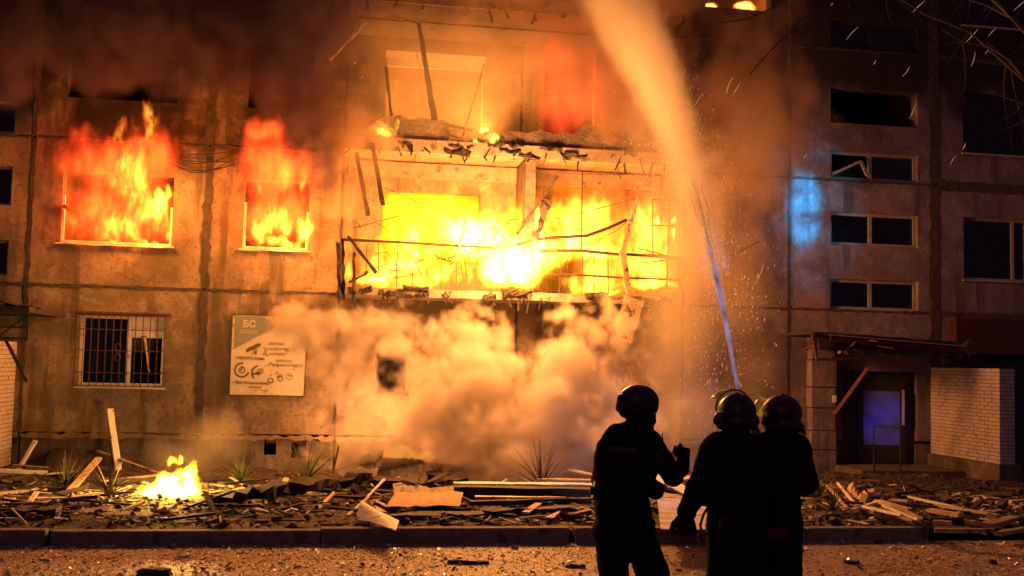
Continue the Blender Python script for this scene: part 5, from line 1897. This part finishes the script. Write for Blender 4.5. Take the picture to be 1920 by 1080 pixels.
def hand(name, wrist, dirv, palmn, side, L_, curls, thumb, root, mat=GLV, sc_=1.0):
    """palm, four fingers and a thumb; curls = bend per finger (radians)"""
    w = np.array(wrist, float); d = np.array(dirv, float); d /= np.linalg.norm(d)
    n = np.array(palmn, float); n -= d * (n @ d); n /= np.linalg.norm(n)
    s = np.cross(d, n) * side
    pr = [('c', w - d * .03, w + d * .03 * sc_, .036 * sc_, .036 * sc_)]
    for i in range(4):
        b = w + d * .045 * sc_ + s * (.027 - .018 * i) * sc_
        t = w + d * .092 * sc_ + s * (.033 - .022 * i) * sc_
        pr.append(('c', b, t, .019 * sc_, .016 * sc_))
        a = 0.0
        p = t
        for sg, ln in enumerate((.040, .028, .022)):
            a += curls[i] * (1, 1.1, .7)[sg]
            dd = d * math.cos(a) + n * math.sin(a)
            q = p + dd * ln * (1.0, 1.1, 1.0, .8)[i] * sc_
            pr.append(('c', p, q, (.0125 - .001 * sg) * sc_, (.0115 - .001 * sg) * sc_))
            p = q
    p = w + d * .03 * sc_ + s * .034 * sc_
    a = thumb
    for sg, ln in enumerate((.042, .032, .026)):
        dd = d * math.cos(a) * .7 + s * math.sin(a) + n * .25 * sg
        dd /= np.linalg.norm(dd)
        q = p + dd * ln * sc_
        pr.append(('c', p, q, (.017 - .0015 * sg) * sc_, (.0155 - .0015 * sg) * sc_))
        p = q
        a -= .25
    o = sdf_mesh(name, pr, mat, h=.0055, k=.006, pad=.02, org=tuple(root.location), parent=root)
    return o


def boots(root, feet, Y):
    for (x, y, ang) in feet:
        c_, s_ = math.cos(ang), math.sin(ang)
        f = lambda u, v, z: (x + u * c_ - v * s_, y + u * s_ + v * c_, z)
        sdf_mesh('boot', [('c', f(0, -.04, .075), f(0, .03, .30), .062, .085), ('c', f(0, -.04, .055), f(0, .17, .05), .052, .045), ('c', f(0, .05, .085), f(0, .13, .06), .05, .045)], BOOT, h=.012, k=.03, parent=root, org=tuple(root.location))


def neckhead(cx_, cy_, cz_, fx, fy):
    """head with jaw, nose and brow turned towards (fx, fy)"""
    f = np.array([fx, fy, 0.0]); f /= np.linalg.norm(f)
    s = np.array([f[1], -f[0], 0])
    c_ = np.array([cx_, cy_, cz_])
    return [('e', c_, (.088, .092, .115)), ('e', c_ + f * .03 + np.array([0, 0, -.06]), (.062, .066, .065)), ('c', c_ + f * .088 + np.array([0, 0, .01]), c_ + f * .112 + np.array([0, 0, -.03]), .009, .014),
            ('c', c_ + f * .085 + np.array([0, 0, -.066]) - s * .02, c_ + f * .085 + np.array([0, 0, -.066]) + s * .02, .010, .010), ('c', c_ + f * .078 + np.array([0, 0, -.105]), c_ + f * .07 + np.array([0, 0, -.1]), .02, .02),
            ('c', c_ + f * .08 + s * .035 + np.array([0, 0, .03]), c_ + f * .085 - s * .035 + np.array([0, 0, .03]), .014, .014), ('e', c_ + s * .088 + np.array([0, 0, -.01]), (.018, .018, .032)), ('e', c_ - s * .088 + np.array([0, 0, -.01]), (.018, .018, .032))]


# --- the left one, seen from behind, looking and gesturing to the right
Y1 = 6.85
f1 = fighter(Y1, 1182, 'leftmost firefighter in dark clothes and helmet raising a thumb towards the others')
k1 = lambda px, py, dy=0.0: K(px, py, Y1, dy)
S1 = 2000 / 7.0
gz = lambda z: z
body = [
    ('c', k1(1163, 830), k1(1203, 832), .125, .125, .85), ('c', k1(1150, 862), k1(1208, 868), .125, .115, .9), ('c', k1(1150, 900), k1(1195, 900), .125, .115, .95),
    ('c', k1(1148, 950), k1(1188, 950), .125, .115, 1.0), ('c', k1(1152, 990), k1(1192, 988), .135, .125, .95), ('c', k1(1148, 828), k1(1218, 832), .075, .075),
    ('c', k1(1195, 818), k1(1200, 795), .075, .07), ('c', k1(1180, 806), k1(1212, 808), .05, .05),
    # legs
    ('c', k1(1150, 992), k1(1151, 1080, .01), .118, .092), ('c', k1(1151, 1080, .01), k1(1150, 1150, .03), .092, .085), ('c', k1(1150, 1150, .03), (k1(1152, 1150)[0], Y1 - .02, .30), .085, .07), ('c', (k1(1152, 1150)[0], Y1 - .02, .32), (k1(1152, 1150)[0], Y1 - .02, .2), .085, .092),
    ('c', k1(1190, 992), k1(1225, 1080, .03), .118, .102), ('c', k1(1225, 1080, .03), k1(1240, 1150, .05), .102, .088), ('c', k1(1240, 1150, .05), (k1(1250, 1150)[0], Y1 + .04, .30), .088, .072), ('c', (k1(1250, 1150)[0], Y1 + .04, .32), (k1(1250, 1150)[0], Y1 + .04, .2), .085, .092),
    # right arm: upper arm, forearm up to the raised fist
    ('c', k1(1222, 832, .02), k1(1262, 893, .10), .078, .070), ('c', k1(1262, 893, .10), k1(1276, 878, .22), .066, .052), ('c', k1(1276, 882, .22), k1(1280, 868, .26), .05, .045),
    # left arm, crossing in front, elbow and pouch showing at the right hip
    ('c', k1(1136, 838, .0), k1(1128, 900, .08), .062, .06), ('c', k1(1128, 900, .08), k1(1190, 915, .20), .058, .055),
    ('c', k1(1200, 900, .14), k1(1228, 918, .16), .08, .065),
]
sdf_mesh('body', body + neckhead(*k1(1202, 772), .9, .45), CLOTH, h=.014, k=.03, fold=.011, parent=f1, org=tuple(f1.location))
hc = np.array(k1(1197, 757))
hel = [('e', hc + (0, 0, .01), (.135, .15, .118)), ('c', hc + (-.10, -.02, -.05), hc + (-.06, -.05, -.09), .035, .03), ('c', hc + (.09, .10, -.01), hc + (.06, .14, -.01), .03, .03), ('c', hc + (-.135, -.03, .045), hc + (-.142, -.03, -.03), .018, .022), ('c', hc + (-.142, -.03, -.03), hc + (-.115, -.04, -.075), .020, .016), ('c', hc + (.12, .05, .02), hc + (.132, .05, -.05), .012, .014), ('c', hc + (-.11, -.09, -.02), hc + (.08, -.12, -.03), .012, .012), ('e', hc + (0, .0, -.03), (.128, .14, .07)), ('c', hc + (.115, .02, -.02), hc + (.12, .03, -.045), .016, .018)]
sdf_mesh('helmet', hel, HEL, h=.008, k=.008, parent=f1, org=tuple(f1.location))
hand('glove', k1(1281, 874, .27), (.10, .1, 1), (-.6, .8, 0), 1, .1, (1.35, 1.4, 1.45, 1.5), .0, f1, sc_=1.2)
boots(f1, [(k1(1152, 1150)[0], Y1, .15), (k1(1250, 1150)[0], Y1 + .06, -.3)], Y1)
fl = tuple(f1.location)
f1inv = Matrix.Translation(-f1.location)
part(MB().beam(k1(1122, 902, -.11), k1(1116, 936, -.11), .05, .05).tube([k1(1116, 906, -.1), k1(1112, 884, -.1)], .007, 5).tube([k1(1118, 930, -.1), k1(1108, 925, -.1), k1(1110, 912, -.1)], .012, 6).build('belt_radio', HEL, bevel=.006), f1, f1inv)
part(MB().tube([k1(1243, 838, .05), k1(1242, 812, .05)], .004, 5).build('antenna', HEL), f1, f1inv)
pb = k1(1143, 836, -.128)
part(MB().raw([pb, (pb[0] + .17, pb[1] - .012, pb[2] - .012), (pb[0] + .17, pb[1] - .012, pb[2] - .045), (pb[0], pb[1], pb[2] - .03)], [(0, 1, 2, 3)]).build('back_patch', REF), f1, f1inv)

# --- the middle one
Y2 = 6.55
f2 = fighter(Y2, 1365, 'middle firefighter in dark clothes seen from behind with one gloved fist hanging down')
k2 = lambda px, py, dy=0.0: K(px, py, Y2, dy)
body = [
    ('c', k2(1350, 850), k2(1405, 852), .125, .125, .8), ('c', k2(1352, 890), k2(1408, 890), .125, .12, .9), ('c', k2(1355, 935), k2(1405, 935), .12, .12, .95), ('c', k2(1364, 975), k2(1402, 975), .132, .13, .95),
    ('c', k2(1340, 842), k2(1415, 842), .085, .085), ('c', k2(1378, 835), k2(1381, 800), .09, .07), ('c', k2(1352, 828), k2(1405, 828), .05, .05),
    ('c', k2(1360, 990), k2(1352, 1160, .02), .12, .09), ('c', k2(1352, 1160, .02), (k2(1352, 1150)[0], Y2, .3), .088, .075), ('c', (k2(1352, 1150)[0], Y2, .32), (k2(1352, 1150)[0], Y2, .2), .088, .094),
    ('c', k2(1402, 990), k2(1408, 1160, .04), .12, .09), ('c', k2(1408, 1160, .04), (k2(1412, 1150)[0], Y2 + .03, .3), .088, .075), ('c', (k2(1412, 1150)[0], Y2 + .03, .32), (k2(1412, 1150)[0], Y2 + .03, .2), .088, .094),
    ('c', k2(1332, 850), k2(1308, 915, .02), .082, .070), ('c', k2(1308, 915, .02), k2(1289, 958, .06), .070, .052), ('c', k2(1294, 940, .05), k2(1289, 956, .06), .058, .060),
    ('c', k2(1425, 850), k2(1436, 905, .06), .08, .068), ('c', k2(1436, 905, .06), k2(1412, 895, .30), .062, .052),
]
sdf_mesh('body', body + neckhead(*k2(1382, 785), -.1, 1), CLOTH, h=.015, k=.03, fold=.011, parent=f2, org=tuple(f2.location))
hc = np.array(k2(1382, 772))
sdf_mesh('helmet', [('e', hc + (0, 0, .005), (.118, .14, .112)), ('c', hc + (-.112, 0, -.04), hc + (-.108, .0, -.085), .026, .03), ('c', hc + (.112, 0, -.04), hc + (.108, .0, -.085), .026, .03), ('e', hc + (0, -.02, -.06), (.112, .125, .05)), ('c', hc + (0, -.142, .03), hc + (0, -.10, .09), .012, .012), ('c', hc + (0, -.10, .09), hc + (0, .0, .118), .012, .012), ('c', hc + (-.125, .01, -.035), hc + (-.13, .01, -.06), .026, .030), ('c', hc + (.125, .01, -.035), hc + (.13, .01, -.06), .022, .028), ('c', hc + (-.09, -.07, -.09), hc + (.09, -.07, -.09), .02, .02)], HEL, h=.008, k=.008, parent=f2, org=tuple(f2.location))
f2inv = Matrix.Translation(-f2.location)
arc = [tuple(hc + (.122 * math.cos(a), .05, .02 + .118 * math.sin(a))) for a in [R(-10 + 200 * t / 24) for t in range(25)]]
part(MB().tube(arc, .006, 6).build('visor_rim', HEL), f2, f2inv)


def visor_mat():
    m, nt, out = new_mat('lit_visor')
    t = nt.nodes.new('ShaderNodeBsdfTransparent'); t.inputs[0].default_value = (.92, .95, .8, 1)
    g_ = nt.nodes.new('ShaderNodeBsdfPrincipled'); g_.inputs['Base Color'].default_value = (.75, .85, .35, 1); g_.inputs['Roughness'].default_value = .15  # yellow-green of light on the clear visor, put into its colour
    tl = nt.nodes.new('ShaderNodeBsdfTranslucent'); tl.inputs[0].default_value = (.8, .9, .35, 1)
    a_ = nt.nodes.new('ShaderNodeMixShader'); a_.inputs[0].default_value = .6
    mx = nt.nodes.new('ShaderNodeMixShader'); mx.inputs[0].default_value = .45
    nt.links.new(g_.outputs[0], a_.inputs[1]); nt.links.new(tl.outputs[0], a_.inputs[2])
    nt.links.new(t.outputs[0], mx.inputs[1]); nt.links.new(a_.outputs[0], mx.inputs[2]); nt.links.new(mx.outputs[0], out.inputs[0])
    return m


VIS = visor_mat()


def visor(hc, par, inv, yaw, tilt, r=.14, w=1.0, mat=VIS):
    vs, fs = [], []
    nu, nv = 14, 6
    Mx = Matrix.Translation(Vector(hc)) @ Matrix.Rotation(yaw, 4, 'Z') @ Matrix.Rotation(tilt, 4, 'X')
    for j in range(nv + 1):
        for i in range(nu + 1):
            a = (i / nu - .5) * 2.2 * w
            z = -.12 + .13 * j / nv
            rr_ = r * (1 - .08 * (j / nv) ** 2)
            vs.append(Mx @ Vector((rr_ * math.sin(a), rr_ * math.cos(a), z)))
    for j in range(nv):
        for i in range(nu):
            a = j * (nu + 1) + i
            fs.append((a, a + 1, a + nu + 2, a + nu + 1))
    o = part(MB().raw(vs, fs).build('visor', mat, smooth=True), par, inv)
    md = o.modifiers.new('t', 'SOLIDIFY'); md.thickness = .003
    return o


visor(hc + np.array((0, .02, .0)), f2, f2inv, .1, R(88), r=.145, w=.9)
hand('glove', k2(1288, 962, .07), (-.02, .12, -1), (.5, .8, 0), -1, .1, (.9, 1.0, 1.05, 1.1), .5, f2, sc_=1.3)
hand('glove', k2(1410, 893, .33), (-.3, 1, .1), (-.6, .1, -.6), 1, .1, (.9, .95, 1, 1), .6, f2)
boots(f2, [(k2(1352, 1150)[0], Y2 + .02, .12), (k2(1412, 1150)[0], Y2 + .05, -.15)], Y2)
lp_ = [k2(1326, 953, -.12), k2(1319, 965, -.15), k2(1313, 985, -.16), k2(1316, 999, -.15), k2(1326, 1002, -.14)]
part(MB().tube(lp_, .008, 6).build('strap_loop', HEL), f2, f2inv)
part(MB().box(k2(1335, 960)[0], k2(1352, 960)[0], Y2 - .16, Y2 - .12, k2(1340, 985)[2], k2(1340, 960)[2]).build('belt_pouch', HEL, bevel=.01), f2, f2inv)

# --- the right one
Y3 = 6.8
f3 = fighter(Y3, 1452, 'rightmost firefighter in dark clothes with a raised clear visor')
k3 = lambda px, py, dy=0.0: K(px, py, Y3, dy)
body = [
    ('c', k3(1438, 848), k3(1488, 850), .125, .12, .85), ('c', k3(1440, 890), k3(1482, 890), .125, .115, .95), ('c', k3(1440, 940), k3(1470, 940), .13, .115, .95), ('c', k3(1440, 980), k3(1470, 980), .13, .12, .95),
    ('c', k3(1430, 838), k3(1498, 838), .082, .08), ('c', k3(1466, 830), k3(1466, 800), .09, .075), ('c', k3(1440, 825), k3(1490, 825), .05, .05),
    ('c', k3(1438, 990), k3(1438, 1160, .02), .115, .088), ('c', k3(1438, 1160, .02), (k3(1436, 1150)[0], Y3, .3), .085, .073), ('c', (k3(1436, 1150)[0], Y3, .32), (k3(1436, 1150)[0], Y3, .2), .085, .092),
    ('c', k3(1472, 990), k3(1474, 1160, .05), .115, .088), ('c', k3(1474, 1160, .05), (k3(1478, 1150)[0], Y3 + .06, .3), .085, .073), ('c', (k3(1478, 1150)[0], Y3 + .06, .32), (k3(1478, 1150)[0], Y3 + .06, .2), .085, .092),
    ('c', k3(1500, 845), k3(1512, 905, .04), .075, .072), ('c', k3(1512, 905, .04), k3(1470, 900, .30), .066, .052), ('c', k3(1505, 870, .0), k3(1507, 905, .04), .075, .075),
    ('c', k3(1425, 850), k3(1420, 905, .10), .07, .065), ('c', k3(1420, 905, .10), k3(1432, 890, .34), .06, .05),
]
sdf_mesh('body', body + neckhead(*k3(1462, 785), -.75, .6), CLOTH, h=.015, k=.03, fold=.011, parent=f3, org=tuple(f3.location))
hc3 = np.array(k3(1466, 775))
sdf_mesh('helmet', [('e', hc3 + (0, 0, .005), (.130, .145, .120)), ('c', hc3 + (.105, -.02, -.06), hc3 + (.115, -.03, -.10), .022, .02), ('e', hc3 + (.01, -.02, -.07), (.118, .13, .05)), ('c', hc3 + (0, -.148, .03), hc3 + (0, -.10, .10), .012, .012), ('c', hc3 + (0, -.10, .10), hc3 + (0, .0, .125), .012, .012), ('c', hc3 + (-.12, .0, -.03), hc3 + (-.125, .0, -.06), .02, .024), ('c', hc3 + (.11, -.06, -.08), hc3 + (.125, -.07, -.12), .018, .016), ('c', hc3 + (-.05, -.08, -.1), hc3 + (.09, -.07, -.1), .02, .022)], HEL, h=.008, k=.008, parent=f3, org=tuple(f3.location))
f3inv = Matrix.Translation(-f3.location)
visor(hc3 + np.array((-.02, .02, .03)), f3, f3inv, 1.0, R(28), r=.158, w=.9)
hand('glove', k3(1466, 899, .33), (-.5, 1, 0), (-.4, 0, -.8), 1, .1, (.9, 1, 1, 1.1), .6, f3)
hand('glove', k3(1433, 888, .37), (-.1, 1, .2), (.5, 0, -.8), -1, .1, (.9, 1, 1, 1.1), .6, f3)
boots(f3, [(k3(1436, 1150)[0], Y3 + .02, .1), (k3(1478, 1150)[0], Y3 + .08, -.2)], Y3)
part(MB().tube([tuple(hc3 + (.128, -.05, -.095)), tuple(hc3 + (.128, -.08, -.095))], .012, 10).build('helmet_lamp', M['zinc']), f3, f3inv)
pt_ = k3(1436, 990, -.14)
part(MB().raw([pt_, (pt_[0] + .16, pt_[1], pt_[2]), (pt_[0] + .16, pt_[1], pt_[2] - .05), (pt_[0], pt_[1], pt_[2] - .05)], [(0, 1, 2, 3)]).build('hem_tape', surf('dull_red_tape', (.10, .02, .02), (.13, .03, .03), 20, .6, .1)), f3, f3inv)
pt_ = k3(1500, 868, -.085)

# nozzle and hose held in front of them
noz0, noz1 = Vector(JW[0][0]) - Vector((.0, .42, .30)), Vector(JW[0][0])
hz = empty('fire_hose', (noz0.x, noz0.y, 0))
tag(hz, 'fire hose with nozzle held up in front of the two right firefighters', 'hose')
hinv = Matrix.Translation((-noz0.x, -noz0.y, 0))
part(MB().tube([noz0, noz0.lerp(noz1, .6), noz1], [.035, .03, .017], 12).build('nozzle', M['dark_metal'], smooth=True), hz, hinv)
hp = [noz0, noz0 + Vector((.02, -.12, -.18)), noz0 + Vector((.10, -.2, -.7)), noz0 + Vector((.15, .0, -1.2)), Vector((noz0.x + .2, noz0.y + .5, .04)), Vector((noz0.x + 1.2, noz0.y + .8, .035)), Vector((noz0.x + 3.5, noz0.y + .2, .035)), Vector((noz0.x + 6, noz0.y - 1.5, .035))]
sm_ = []
for i in range(len(hp) - 1):
    a_, b_, c_, d_ = hp[max(i - 1, 0)], hp[i], hp[i + 1], hp[min(i + 2, len(hp) - 1)]
    for t in range(8):
        t /= 8
        sm_.append(.5 * ((2 * b_) + (c_ - a_) * t + (2 * a_ - 5 * b_ + 4 * c_ - d_) * t * t + (3 * b_ - a_ - 3 * c_ + d_) * t ** 3))
part(MB().tube(sm_, .03, 10).build('hose', surf('canvas_hose', (.3, .26, .2), (.4, .34, .26), 30, .9, .3), smooth=True), hz, hinv)

# lettering becomes plain mesh
bpy.context.view_layer.update()
dg = bpy.context.evaluated_depsgraph_get()
for o in [o for o in bpy.data.objects if o.type == 'FONT']:
    me = bpy.data.meshes.new_from_object(o.evaluated_get(dg))
    n = bpy.data.objects.new('printed_word', me)
    COL.objects.link(n)
    n.parent = o.parent
    n.location, n.rotation_euler = o.location, o.rotation_euler
    bpy.data.objects.remove(o)
